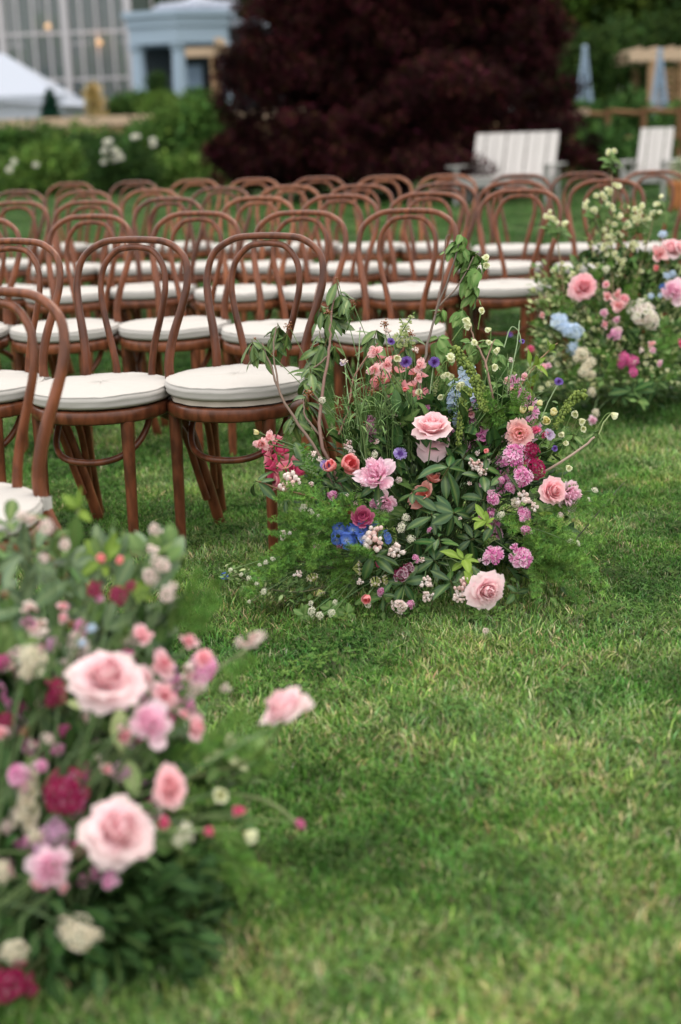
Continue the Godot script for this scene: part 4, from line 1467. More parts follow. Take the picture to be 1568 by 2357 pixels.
func make_chairs() -> void:
	var chairs := []
	for k in 4:
		chairs.append(make_chair(M.wood[k]))
	var cush := []
	for k in 5:
		cush.append(make_cushion(1.3 + k * 2.1, k == 0, rnd(0.0, 0.006)))
	var rows := [
		[[-0.80, -2.72]],
		[[-1.080, -4.215], [-0.684, -4.094], [-0.285, -4.065]],
		[[-1.471, -5.506], [-1.034, -5.471], [-0.613, -5.433], [-0.207, -5.23], [0.192, -5.12]],
		[[-1.634, -6.969], [-1.241, -6.75], [-0.870, -6.82], [-0.430, -6.58], [-0.042, -6.50], [0.360, -6.42], [0.775, -6.40]],
		[[-1.96, -8.55], [-1.493, -8.10], [-1.10, -8.02], [-0.70, -7.95], [-0.31, -7.85], [0.073, -7.60], [0.505, -7.45], [0.865, -7.33], [1.317, -7.173]],
		[[-1.85, -9.75], [-1.41, -9.65], [-0.985, -9.5], [-0.575, -9.3], [-0.155, -9.15], [0.25, -8.9], [0.635, -8.75], [1.03, -8.4], [1.40, -8.3], [1.78, -8.2]]]
	var tone := [[1], [1, 0, 0], [1, 1, 1, 1, 1], [1, 1, 3, 2, 1, 1, 1], [3, 1, 2, 3, 2, 1, 3, 1, 1], [1, 3, 2, 2, 1, 2, 2, 3, 3, 1]]
	var turn := -0.4047
	for r in rows.size():
		var last: int = rows[r].size() - 1
		for k in rows[r].size():
			var p: Array = rows[r][k]
			var where := ""
			if r == 0:
				where = "cut by the left edge, nearest of all chairs"
			elif k == last:
				where = "at the flower aisle end of the %s row" % ROWS[r]
			else:
				where = "%s from left in the %s row" % [ORD[k], ROWS[r]]
			var ty := turn + rnd(-0.03, 0.03)
			var c: Node3D = chairs[tone[r][k]].duplicate()
			c.name = numbered("bentwood_chair")
			c.set_meta("label", "brown bentwood hoop-back chair, " + where)
			c.set_meta("category", "chair")
			c.set_meta("group", "bentwood chairs in rows")
			c.position = Vector3(p[0], 0.0, p[1])
			c.rotation.y = ty
			add_child(c, true)
			var cu: Node3D = cush[0 if (r == 1 and k == 2) else 1 + (r + k * 3) % 4].duplicate()
			cu.name = numbered("seat_cushion")
			cu.set_meta("label", "round white seat cushion on the chair " + where)
			cu.set_meta("category", "cushion")
			cu.set_meta("group", "white cushions tied to the chairs")
			cu.position = Vector3(p[0], SEAT_TOP + 0.002, p[1])
			cu.rotation.y = ty
			add_child(cu, true)
	for c in chairs:
		c.free()
	for c in cush:
		c.free()

# ------------------------------------------------------------------ white slatted garden seats
func garden_seat(called: String, label: String, cat: String, pos: Vector3, turn: float, wide: float, slats: int) -> void:
	var o := thing(called, label, cat, pos, "white garden seats", turn)
	var tilt := 0.42
	var sw := wide / slats
	for k in slats:
		var mb := MB.new()
		mb.box(Vector3.ZERO, Vector3(sw - 0.016, 0.80, 0.024))
		var q := part("back_slat", mb.mesh(), M.white_paint, o)
		q.transform = Transform3D(Basis(Vector3.RIGHT, -tilt), Vector3((k - (slats - 1) * 0.5) * sw, 0.67, -0.33 + (0.012 if k % 2 == 0 else -0.012)))
	for k in 5:
		var mb := MB.new()
		mb.box(Vector3.ZERO, Vector3(wide, 0.024, 0.085))
		part("seat_slat", mb.mesh(), M.white_paint, o, Vector3(0, 0.30 + k * 0.028, -0.14 + k * 0.1))
	for y in [0.45, 0.88]:
		var mb := MB.new()
		mb.box(Vector3.ZERO, Vector3(wide - 0.02, 0.07, 0.03))
		var q := part("back_rail", mb.mesh(), M.grey_paint, o, Vector3(0, y, -0.285 - (y - 0.45) * 0.36 - 0.03))
		q.rotation.x = -tilt
	for s in [-1.0, 1.0]:
		var x: float = s * (wide * 0.5 + 0.05)
		var mb := MB.new()
		mb.box(Vector3(x + s * 0.035, 0.575, 0.08), Vector3(0.16, 0.026, 0.78))
		part("armrest", mb.mesh(), M.grey_paint, o)
		mb = MB.new()
		mb.box(Vector3(x, 0.28, 0.36), Vector3(0.035, 0.56, 0.11))
		part("leg", mb.mesh(), M.grey_paint, o)
		mb = MB.new()
		mb.box(Vector3(x, 0.28, -0.22), Vector3(0.035, 0.56, 0.10))
		part("leg", mb.mesh(), M.grey_paint, o)
		mb = MB.new()
		mb.box(Vector3.ZERO, Vector3(0.03, 0.12, 0.84))
		var q := part("side_rail", mb.mesh(), M.grey_paint, o, Vector3(x - s * 0.035, 0.31, 0.02))
		q.rotation.x = -0.2
	var ap := MB.new()
	ap.box(Vector3(0, 0.33, 0.40), Vector3(wide, 0.10, 0.024))
	part("apron", ap.mesh(), M.grey_paint, o)

func make_seats() -> void:
	var a := ground(1170, 470)
	garden_seat("garden_bench", "white slatted two-seat garden bench in front of the dark maple", "bench", a, -0.42, 1.30, 8)
	var b := ground(1492, 462)
	garden_seat("garden_armchair", "single white slatted garden armchair right of the bench", "armchair", b, -0.45, 0.50, 4)
	var c := ground(1566, 486)
	var pot := thing("flower_pot", "terracotta pot beside the white armchair at the right edge", "pot", c)
	var mb := MB.new()
	var prof := [Vector2(0.0, 0.0), Vector2(0.09, 0.0), Vector2(0.13, 0.2), Vector2(0.155, 0.33), Vector2(0.17, 0.33), Vector2(0.17, 0.39), Vector2(0.145, 0.39), Vector2(0.13, 0.34), Vector2(0.0, 0.34)]
	var fn := func(u: float, t: float) -> Array:
		var q: Vector2 = prof[int(round(t * (prof.size() - 1)))]
		return [Vector3(cos(u * TAU) * q.x, q.y, sin(u * TAU) * q.x), Color.WHITE]
	mb.grid(20, prof.size() - 1, fn, true)
	part("pot_body", mb.mesh(), M.clay, pot)
	crown(pot, clump_mesh(24, 0.5, [Color(0.09, 0.15, 0.04), Color(0.5, 0.48, 0.38)]), [[Vector3(0, 0.5, 0), Vector3(0.16, 0.16, 0.16)]], 40, Vector2(0.05, 0.09), 0.3, 0.6, "foliage")

# ------------------------------------------------------------------ flower meadows
var hd := {}          # flower head meshes

func make_heads() -> void:
	var white_pink := [floret_mb(Color(0.80, 0.66, 0.64), Color(0.78, 0.62, 0.6), Color(0.66, 0.45, 0.36)), floret_mb(Color(0.85, 0.78, 0.75), Color(0.83, 0.72, 0.69), Color(0.66, 0.52, 0.36))]
	var phlox := [floret_mb(Color(0.88, 0.62, 0.77), Color(0.80, 0.30, 0.56), Color(0.62, 0.10, 0.36)), floret_mb(Color(0.90, 0.76, 0.83), Color(0.82, 0.42, 0.62), Color(0.66, 0.16, 0.40)), floret_mb(Color(0.78, 0.30, 0.56), Color(0.70, 0.16, 0.44), Color(0.85, 0.65, 0.72)), floret_mb(Color(0.89, 0.68, 0.79), Color(0.74, 0.18, 0.46), Color(0.6, 0.1, 0.32))]
	var hot := [floret_mb(Color(0.70, 0.12, 0.36), Color(0.6, 0.06, 0.28), Color(0.8, 0.5, 0.6)), floret_mb(Color(0.76, 0.26, 0.50), Color(0.62, 0.08, 0.32), Color(0.8, 0.6, 0.65))]
	var crim := [floret_mb(Color(0.36, 0.015, 0.10), Color(0.26, 0.008, 0.06), Color(0.6, 0.3, 0.4), 5, 0.2, 0.85, 0.2), floret_mb(Color(0.46, 0.03, 0.14), Color(0.30, 0.01, 0.07), Color(0.6, 0.3, 0.4), 5, 0.3, 0.85, 0.2)]
	var burg := [floret_mb(Color(0.72, 0.55, 0.62), Color(0.16, 0.01, 0.06), Color(0.7, 0.6, 0.6), 5, 0.2, 0.9, 0.15), floret_mb(Color(0.24, 0.02, 0.08), Color(0.12, 0.008, 0.04), Color(0.7, 0.6, 0.6), 5, 0.2, 0.9, 0.15)]
	var blue := [floret_mb(Color(0.10, 0.18, 0.58), Color(0.13, 0.24, 0.62), Color(0.6, 0.65, 0.7), 5, 0.5, 0.9, 0.0), floret_mb(Color(0.17, 0.30, 0.66), Color(0.11, 0.2, 0.55), Color(0.5, 0.55, 0.7), 5, 0.5, 0.9, 0.0)]
	var sky_ := [floret_mb(Color(0.52, 0.66, 0.86), Color(0.58, 0.70, 0.86), Color(0.75, 0.8, 0.78), 4, 0.3, 0.9, 0.0), floret_mb(Color(0.64, 0.74, 0.88), Color(0.66, 0.76, 0.86), Color(0.75, 0.8, 0.7), 4, 0.3, 0.9, 0.0)]
	var creamf := [floret_mb(Color(0.80, 0.76, 0.65), Color(0.78, 0.72, 0.57), Color(0.58, 0.52, 0.28)), floret_mb(Color(0.77, 0.70, 0.59), Color(0.76, 0.67, 0.53), Color(0.52, 0.46, 0.26))]
	var lil := [floret_mb(Color(0.70, 0.42, 0.62), Color(0.64, 0.32, 0.54), Color(0.7, 0.6, 0.6)), floret_mb(Color(0.76, 0.54, 0.70), Color(0.66, 0.38, 0.58), Color(0.7, 0.6, 0.6))]
	var stockc := [floret_mb(Color(0.62, 0.10, 0.20), Color(0.42, 0.02, 0.09), Color(0.7, 0.4, 0.4), 5, 0.7), floret_mb(Color(0.80, 0.36, 0.40), Color(0.6, 0.08, 0.18), Color(0.75, 0.6, 0.3), 5, 0.5)]
	var snap := [floret_mb(Color(0.85, 0.38, 0.42), Color(0.84, 0.28, 0.33), Color(0.8, 0.5, 0.2), 4, 0.9, 0.95), floret_mb(Color(0.86, 0.48, 0.50), Color(0.85, 0.33, 0.38), Color(0.8, 0.55, 0.25), 4, 0.8, 0.95)]
	var whitef := [floret_mb(Color(0.82, 0.80, 0.70), Color(0.80, 0.78, 0.64), Color(0.66, 0.64, 0.36)), floret_mb(Color(0.84, 0.82, 0.74), Color(0.80, 0.78, 0.66), Color(0.62, 0.62, 0.34))]
	hd.white_pink = head_mesh(white_pink, 22, 1.7, 0.34)
	hd.phlox = [head_mesh(phlox, 24, 1.5, 0.36), head_mesh(phlox, 15, 1.3, 0.44)]
	hd.hot = head_mesh(hot, 24, 1.7, 0.36)
	hd.crimson = head_mesh(crim, 26, 1.8, 0.36)
	hd.burgundy = head_mesh(burg, 12, 1.4, 0.5)
	hd.blue = head_mesh(blue, 5, 1.2, 0.7)
	hd.sky = head_mesh(sky_, 40, 1.9, 0.3)
	hd.white_hyd = head_mesh(whitef.slice(1) + white_pink.slice(1), 44, 1.9, 0.28)
	hd.cream = head_mesh(creamf, 34, 2.0, 0.28)
	hd.lilac = head_mesh(lil, 30, 2.0, 0.34)
	hd.spirea = head_mesh(whitef, 46, 1.9, 0.22, false)
	hd.stock = spike_mesh(stockc, 16, 0.17, 0.10, 0.15, 0.06, 0.1)
	hd.stock_pink = spike_mesh(phlox, 22, 0.15, 0.09, 0.13, 0.05, -0.06)
	hd.stock_cream = spike_mesh(creamf, 30, 0.14, 0.09, 0.14, 0.07)
	hd.snap = spike_mesh(snap, 8, 0.15, 0.10, 0.11, 0.05, 0.05)
	hd.snap_pale = spike_mesh([floret_mb(Color(0.40, 0.47, 0.22), Color(0.36, 0.44, 0.18), Color(0.3, 0.38, 0.14), 4, 1.1), floret_mb(Color(0.55, 0.55, 0.36), Color(0.42, 0.48, 0.22), Color(0.3, 0.38, 0.14), 4, 1.1)], 26, 0.075, 0.04, 0.06, 0.02, 0.25, Color(0.26, 0.36, 0.13))
	hd.delph = spike_mesh(sky_, 26, 0.13, 0.08, 0.12, 0.05)
	hd.buds = [buds_mesh(26, 0.9, [Color(0.86, 0.78, 0.74), Color(0.84, 0.66, 0.63), Color(0.82, 0.60, 0.57)], 0.15, Color(0.34, 0.17, 0.09)), buds_mesh(20, 0.8, [Color(0.86, 0.80, 0.77), Color(0.85, 0.73, 0.69)], 0.19, Color(0.36, 0.2, 0.11))]
	hd.rust = buds_mesh(30, 0.8, [Color(0.36, 0.15, 0.06), Color(0.42, 0.22, 0.10), Color(0.62, 0.38, 0.32)], 0.10, Color(0.30, 0.14, 0.07))
	hd.corn = corn_mesh(Color(0.15, 0.08, 0.36), Color(0.30, 0.20, 0.55), Color(0.12, 0.03, 0.17))
	hd.corn_lilac = corn_mesh(Color(0.36, 0.26, 0.62), Color(0.62, 0.55, 0.78), Color(0.14, 0.04, 0.28))
	hd.corn_pale = corn_mesh(Color(0.58, 0.48, 0.66), Color(0.72, 0.62, 0.72), Color(0.5, 0.36, 0.5))
	var tub := MB.new()
	for k in 9:
		var a := TAU * k / 9.0
		var d := Vector3(cos(a) * 0.5, rnd(0.5, 1.0), sin(a) * 0.5).normalized()
		var c := var_col(Color(0.52, 0.56, 0.22), 0.15)
		tub.tube(PackedVector3Array([Vector3.ZERO, d * 0.5, d * 0.85, d * 1.0]), PackedFloat32Array([0.05, 0.07, 0.09, 0.13]), 6, c)
		for q in 4:
			var e := aim(d, Vector3.UP) * Vector3(cos(q * PI / 2), sin(q * PI / 2), 0)
			tub.append(leafs["bract"].mb[0], Transform3D(aim(e + d * 0.3, d).scaled_local(Vector3.ONE * 0.22), d))
	hd.tubes = tub.mesh()

func stem_to(mb: MB, parent: Node3D, from: Vector3, root: Vector3, r := 0.0016) -> void:
	var a := root - parent.position
	var b := from - parent.position
	var m := a.lerp(b, 0.55) + Vector3(0, 0.05, 0) + rand_dir() * 0.02
	var pts := smooth_path([a, m, b], 4)
	mb.tube(pts, taper(pts.size(), r * 1.2, r), 4, var_col(Color(0.09, 0.15, 0.05), 0.3), false)

func fern(parent: Node3D, pos: Vector3, dir: Vector3, length: float, hint := Vector3.UP) -> void:
	var key := "fern%d" % (rng.randi() % 5)
	var o := part("fern_frond", hd[key], M.leaf, parent)
	o.transform = Transform3D(aim(dir, hint).scaled_local(Vector3.ONE * length), pos - parent.position)

func bell(parent: Node3D, pos: Vector3, size: float, stem_from: Vector3) -> void:
	put(parent, protos.bell, pos, Vector3(rnd(-0.7, 0.7), rnd(-0.5, 0.6), rnd(0.3, 1.0)), size)
	var mb := MB.new()
	var a := stem_from - parent.position
	var b := pos - parent.position
	mb.tube(smooth_path([a, a.lerp(b, 0.6) + Vector3(0, 0.012, 0), b], 4), taper(9, 0.0016, 0.0010), 4, Color(0.16, 0.24, 0.07), false)
	part("stalk", mb.mesh(), M.stem, parent)

func centre_meadow() -> void:
	var base := ground(1000, 1335)
	var o := thing("flower_meadow", "wild ground flower arrangement in sharp focus beside the front chairs, tall twigs rising from it", "flower arrangement", base, "ground flower arrangements along the aisle")
	var dep := func(py: float) -> float:
		if py > 1100.0:
			return lerpf(3.66, 3.50, (py - 1100.0) / 320.0)
		return lerpf(3.90, 3.66, clampf((py - 700.0) / 400.0, 0, 1))
	var P := func(px: float, py: float, push := 0.0) -> Vector3: return at(px, py, dep.call(py) + push)
	var S := func(px: float, py: float) -> float: return px * dep.call(py) / F
	var root := base + Vector3(0.0, 0.05, -0.02)
	var st := MB.new()
	# --- roses and other large blooms: key, x, y, width px, push, facing
	var big := [
		["rose_blush", 995, 990, 108, 0.0, Vector3(0.05, 0.9, 0.42)],
		["lisianthus", 1196, 997, 64, 0.0, Vector3(-0.1, 0.25, 1.0)],
		["rose_pink", 1268, 1132, 76, 0.02, Vector3(0.45, 0.35, 0.8)],
		["rose_loose", 1117, 1358, 94, -0.02, Vector3(0.25, 0.1, 0.95)],
		["peony", 868, 1098, 98, 0.0, Vector3(-0.1, 0.7, 0.75)],
		["peony", 1306, 1138, 66, 0.06, Vector3(0.5, 0.1, 0.7)],
		["peony", 888, 1156, 50, 0.04, Vector3(0.0, -0.1, 1.0)],
		["poppy", 980, 1142, 72, 0.05, Vector3(-0.6, 0.35, 0.7)],
		["poppy", 996, 1108, 54, 0.06, Vector3(0.3, 0.85, 0.4)],
		["bud_coral", 796, 1070, 56, 0.0, Vector3(0.35, 0.3, 0.8)],
		["bud_coral", 768, 1074, 40, 0.01, Vector3(-0.4, 0.4, 0.8)],
		["ranunculus", 834, 1192, 62, 0.0, Vector3(0.0, 0.75, 0.65)],
		["hot_open", 1233, 990, 30, 0.0, Vector3(0.1, 0.4, 1.0)],
		["hot_open", 1252, 1000, 24, 0.01, Vector3(0.4, 0.1, 1.0)],
		["hot_open", 873, 1296, 28, 0.03, Vector3(-0.2, 0.2, 1.0)],
		["bud_coral", 846, 1372, 30, 0.02, Vector3(-0.2, -0.2, 1.0)],
		["bud_yellow", 1202, 950, 27, 0.0, Vector3(0.1, 0.9, 0.3)],
		["bud_yellow", 1262, 970, 34, 0.0, Vector3(-0.5, 0.3, 0.8)],
		["bud_yellow", 1272, 955, 28, 0.03, Vector3(0.1, 0.8, 0.6)],
		["bud_yellow", 1236, 930, 22, 0.0, Vector3(0.8, 0.5, 0.5)],
		["bud_yellow", 1222, 945, 20, 0.0, Vector3(0.0, 0.8, 0.5)],
		["rose_deep", 1082, 952, 28, 0.03, Vector3(0.2, 0.6, 0.6)],
		["coral_open", 604, 1020, 36, 0.02, Vector3(-0.5, -0.1, 0.9)],
		["coral_open", 618, 1008, 26, 0.03, Vector3(0.1, 0.4, 0.9)],
		["bud_yellow", 596, 996, 20, 0.03, Vector3(-0.8, 0.4, 0.5)],
		["coral_open", 866, 808, 32, 0.0, Vector3(-0.5, 0.4, 0.8)],
		["coral_open", 889, 838, 30, 0.0, Vector3(0.5, 0.2, 0.8)],
		["coral_open", 862, 852, 32, 0.0, Vector3(-0.4, 0.2, 0.9)],
		["coral_open", 965, 842, 30, 0.0, Vector3(0.3, 0.1, 0.9)],
		["coral_open", 962, 868, 22, 0.0, Vector3(0.5, 0.1, 0.9)],
		["bell", 911, 819, 28, 0.01, Vector3(0.2, -0.3, 0.9)],
		["bud_coral", 932, 900, 16, 0.03, Vector3(0.0, 0.6, 0.7)],
		["rose_deep", 1180, 900, 22, 0.06, Vector3(0.0, 0.5, 0.8)],
		["pink_open", 1205, 868, 22, 0.06, Vector3(0.2, 0.4, 0.8)],
		["pink_open", 1166, 876, 20, 0.06, Vector3(-0.2, 0.3, 0.8)],
		["pink_open", 1148, 940, 20, 0.05, Vector3(-0.2, 0.3, 0.8)],
		["bud_coral", 1122, 1042, 16, 0.0, Vector3(-0.4, 0.7, 0.6)],
	]
	for b in big:
		var p: Vector3 = P.call(b[1], b[2], b[4] - (0.10 if b[3] > 90 else 0.06))
		var q := put(o, protos[b[0]], p, b[5], S.call(b[3], b[2]) * BLOOM_SIZE.get(b[0], 0.40))
		stem_to(st, o, p - (b[5] as Vector3).normalized() * S.call(b[3], b[2]) * 0.1, root + Vector3(rnd(-0.08, 0.08), 0, rnd(-0.04, 0.04)))
	# hanging guard petals of the large rose
	for q in [[1000, 1030, 0.30], [1016, 1018, 0.7], [962, 1008, -0.8]]:
		var pp := MeshInstance3D.new()
		pp.mesh = (protos.rose_blush.get_child(protos.rose_blush.get_child_count() - 2) as MeshInstance3D).mesh
		pp.material_override = M.petal
		pp.name = "fallen_petal"
		pp.transform = Transform3D(Basis(Vector3.UP, -PI / 2 - q[2]).scaled(Vector3.ONE * 0.058) * Basis(Vector3(0, 0, 1), -0.9), P.call(q[0], q[1] - 22, -0.005) - o.position)
		o.add_child(pp, true)
	# --- flower heads: mesh, name, x, y, width px, push, facing
	var heads := [
		[hd.phlox[0], "phlox", 1182, 1052, 65, 0.0], [hd.phlox[1], "phlox", 1202, 1100, 52, -0.01], [hd.phlox[1], "phlox", 1137, 1280, 58, 0.0], [hd.phlox[0], "phlox", 1200, 1284, 58, 0.01],
		[hd.phlox[1], "phlox", 1209, 1222, 32, 0.02], [hd.phlox[0], "phlox", 1133, 1148, 42, 0.02], [hd.phlox[1], "phlox", 1204, 1182, 42, 0.02], [hd.phlox[1], "phlox", 1200, 930, 35, 0.04],
		[hd.phlox[0], "phlox", 1205, 912, 38, 0.04], [hd.phlox[1], "phlox", 1172, 1122, 32, 0.02],
		[hd.crimson, "sweet_william", 1223, 1040, 45, 0.0], [hd.crimson, "sweet_william", 1231, 1076, 48, 0.0], [hd.crimson, "sweet_william", 1196, 1062, 25, 0.03],
		[hd.burgundy, "sweet_william", 924, 1322, 44, -0.01], [hd.burgundy, "sweet_william", 940, 1306, 28, 0.01],
		[hd.blue, "delphinium", 783, 1237, 38, 0.0], [hd.blue, "delphinium", 800, 1246, 35, -0.01], [hd.blue, "delphinium", 829, 1247, 38, -0.01], [hd.blue, "delphinium", 834, 1217, 38, 0.01],
		[hd.blue, "delphinium", 779, 1216, 32, 0.01], [hd.blue, "delphinium", 812, 1222, 35, 0.0], [hd.blue, "delphinium", 886, 1236, 32, 0.02], [hd.blue, "delphinium", 856, 1214, 30, 0.02],
		[hd.buds[0], "pieris_cluster", 672, 1112, 78, 0.0], [hd.buds[1], "pieris_cluster", 716, 1049, 38, 0.0], [hd.buds[1], "pieris_cluster", 738, 1055, 25, 0.0], [hd.buds[0], "pieris_cluster", 864, 1242, 85, -0.02],
		[hd.buds[1], "pieris_cluster", 912, 1276, 62, -0.01], [hd.white_pink, "pieris_cluster", 921, 1394, 44, -0.02], [hd.buds[0], "pieris_cluster", 1062, 1352, 70, -0.05], [hd.buds[1], "pieris_cluster", 1060, 1376, 45, -0.05],
		[hd.buds[1], "pieris_cluster", 978, 1338, 50, 0.0], [hd.buds[1], "pieris_cluster", 986, 1378, 38, 0.0], [hd.buds[1], "pieris_cluster", 660, 1238, 50, 0.0], [hd.buds[0], "pieris_cluster", 1094, 1068, 58, 0.0],
		[hd.buds[0], "pieris_cluster", 1106, 1086, 38, 0.0], [hd.buds[1], "pieris_cluster", 1200, 1146, 58, 0.01], [hd.cream, "pieris_cluster", 1186, 1158, 30, 0.02], [hd.buds[1], "pieris_cluster", 1224, 1166, 32, 0.0],
		[hd.buds[0], "pieris_cluster", 802, 1026, 38, 0.03], [hd.buds[1], "pieris_cluster", 812, 1040, 30, 0.03], [hd.buds[0], "pieris_cluster", 850, 985, 42, 0.05], [hd.buds[1], "pieris_cluster", 686, 1322, 32, 0.01],
		[hd.rust, "dried_cluster", 666, 752, 34, 0.0], [hd.rust, "dried_cluster", 754, 720, 30, 0.0], [hd.rust, "dried_cluster", 714, 908, 40, 0.0], [hd.rust, "dried_cluster", 888, 748, 36, 0.0], [hd.rust, "dried_cluster", 876, 878, 40, 0.02],
		[hd.rust, "dried_cluster", 946, 770, 34, 0.02], [hd.rust, "dried_cluster", 858, 904, 34, 0.02], [hd.rust, "dried_cluster", 812, 694, 22, 0.0], [hd.rust, "dried_cluster", 776, 642, 20, 0.0], [hd.rust, "dried_cluster", 588, 780, 18, 0.0],
		[hd.buds[1], "pieris_cluster", 888, 764, 32, 0.01], [hd.buds[1], "pieris_cluster", 956, 806, 30, 0.03], [hd.buds[1], "pieris_cluster", 1176, 832, 22, 0.05], [hd.buds[1], "pieris_cluster", 794, 832, 25, 0.0],
		[hd.spirea, "spirea_cluster", 699, 1170, 26, 0.0], [hd.spirea, "spirea_cluster", 716, 1180, 24, 0.0], [hd.spirea, "spirea_cluster", 734, 1190, 24, 0.0], [hd.spirea, "spirea_cluster", 934, 1191, 24, 0.0], [hd.spirea, "spirea_cluster", 924, 1214, 28, 0.0],
		[hd.spirea, "spirea_cluster", 946, 1240, 22, 0.01], [hd.spirea, "spirea_cluster", 718, 1407, 24, 0.0], [hd.spirea, "spirea_cluster", 737, 1416, 26, 0.0], [hd.spirea, "spirea_cluster", 764, 1411, 24, 0.0], [hd.spirea, "spirea_cluster", 771, 1386, 18, 0.0], [hd.spirea, "spirea_cluster", 716, 1388, 16, 0.0],
		[hd.spirea, "spirea_cluster", 531, 1311, 15, 0.0], [hd.spirea, "spirea_cluster", 556, 1322, 12, 0.0], [hd.spirea, "spirea_cluster", 574, 1331, 16, 0.0], [hd.spirea, "spirea_cluster", 592, 1344, 14, 0.0], [hd.spirea, "spirea_cluster", 608, 1361, 20, 0.0], [hd.spirea, "spirea_cluster", 574, 1384, 12, 0.0], [hd.spirea, "spirea_cluster", 612, 1294, 15, 0.0], [hd.spirea, "spirea_cluster", 628, 1286, 14, 0.0], [hd.spirea, "spirea_cluster", 598, 1300, 10, 0.0],
		[hd.spirea, "spirea_cluster", 742, 922, 26, 0.04], [hd.spirea, "spirea_cluster", 1369, 1128, 16, 0.03], [hd.spirea, "spirea_cluster", 1355, 1150, 14, 0.03], [hd.spirea, "spirea_cluster", 1312, 1246, 16, 0.0], [hd.spirea, "spirea_cluster", 1330, 1250, 14, 0.0],
		[hd.corn, "cornflower", 936, 833, 34, 0.0], [hd.corn, "cornflower", 999, 834, 28, 0.0], [hd.corn, "cornflower", 900, 786, 20, 0.0], [hd.corn_lilac, "cornflower", 921, 1046, 34, -0.01], [hd.corn_lilac, "cornflower", 751, 1072, 30, -0.01],
		[hd.corn, "cornflower", 1285, 879, 26, 0.0], [hd.corn_pale, "scabiosa", 1264, 1000, 28, -0.01], [hd.corn, "cornflower", 1201, 786, 16, 0.05], [hd.corn_pale, "scabiosa", 790, 836, 18, 0.0], [hd.corn, "cornflower", 1276, 1032, 16, 0.02],
	]
	for h in heads:
		var p: Vector3 = P.call(h[2], h[3], h[5] - 0.045)
		var dir := Vector3(rnd(-0.4, 0.4) + (h[2] - 1000.0) / 900.0, rnd(0.2, 0.8), rnd(0.5, 1.0))
		put_mesh(o, h[1], h[0], M.petal, p, dir, S.call(h[4], h[3]) * 0.43)
		stem_to(st, o, p - dir.normalized() * S.call(h[4], h[3]) * 0.15, root + Vector3(rnd(-0.1, 0.1), 0, rnd(-0.04, 0.04)), 0.0011)
	# small sprigs and stray florets tucked all over
	for k in 70:
		var x := rnd(690, 1290)
		var y := rnd(930, 1400)
		if absf(x - 1000.0) / 330.0 + absf(y - 1190.0) / 260.0 > 1.25:
			continue
		var kind: Array = [[hd.buds[0], "pieris_cluster"], [hd.buds[1], "pieris_cluster"], [hd.white_pink, "pieris_cluster"], [hd.phlox[1], "phlox"], [hd.spirea, "spirea_cluster"], [hd.phlox[0], "phlox"]][rng.randi() % 6]
		put_mesh(o, kind[1], kind[0], M.petal, P.call(x, y, rnd(-0.05, 0.0)), Vector3(rnd(-0.6, 0.6), rnd(0.1, 0.8), rnd(0.4, 1.0)), S.call(rnd(14, 26), y) * 0.43)
	# --- spikes: mesh, name, base xy, tip xy
	for s in [[hd.stock_pink, "stock", 1100, 1034, 1086, 915], [hd.stock_pink, "stock", 1082, 1010, 1078, 950], [hd.stock, "stock", 668, 1108, 612, 1016], [hd.snap_pale, "snapdragon", 908, 800, 944, 708], [hd.snap_pale, "snapdragon", 944, 800, 938, 730],
		[hd.snap, "snapdragon", 884, 900, 862, 795], [hd.delph, "delphinium", 1074, 965, 1078, 832], [hd.delph, "delphinium", 1050, 945, 1046, 862], [hd.stock_pink, "stock", 1200, 945, 1178, 860], [hd.snap_pale, "snapdragon", 996, 905, 1004, 860], [hd.stock_pink, "stock", 1140, 1230, 1128, 1150], [hd.stock_pink, "stock", 1112, 1020, 1110, 930], [hd.stock_pink, "stock", 1160, 1120, 1150, 1040], [hd.stock_pink, "stock", 1220, 1000, 1212, 890], [hd.snap, "snapdragon", 906, 900, 912, 810], [hd.snap, "snapdragon", 956, 930, 964, 840], [hd.stock_pink, "stock", 860, 1010, 852, 950]]:
		var a: Vector3 = P.call(s[2], s[3], 0.02)
		var b: Vector3 = P.call(s[4], s[5], 0.02)
		put_mesh(o, s[1], s[0], M.petal, a, b - a, (b - a).length())
		stem_to(st, o, a, root)
	# --- knobbly green amaranth tassels
	for s in [[[1044, 802], [1080, 850], [1112, 900], [1118, 950]], [[1074, 895], [1064, 950], [1054, 1025]], [[1346, 902], [1310, 928], [1292, 960], [1276, 985]], [[1092, 870], [1104, 912], [1110, 945]]]:
		var loc := []
		for q in s:
			loc.append(P.call(q[0], q[1], -0.06) - o.position)
		var mb := catkin_mb(smooth_path(loc, 5), 0.0150, 0.007, 260, [Color(0.15, 0.21, 0.045), Color(0.21, 0.27, 0.065), Color(0.11, 0.16, 0.04)])
		part("amaranth", mb.mesh(), M.leaf, o)
		stem_to(st, o, loc[-1] + o.position, root)
	# --- yellow-green tubular blossoms
	for q in [[812, 1308, 40, Vector3(1, 0.1, 0.3)], [722, 1338, 38, Vector3(-0.2, 0.9, 0.4)], [734, 1356, 30, Vector3(0.3, -0.7, 0.6)], [866, 1350, 46, Vector3(-0.1, 0.9, 0.5)], [880, 1336, 30, Vector3(0.6, 0.3, 0.5)]]:
		put_mesh(o, "honeysuckle", hd.tubes, M.petal, P.call(q[0], q[1], -0.02), q[3], S.call(q[2], q[1]) * 0.5)
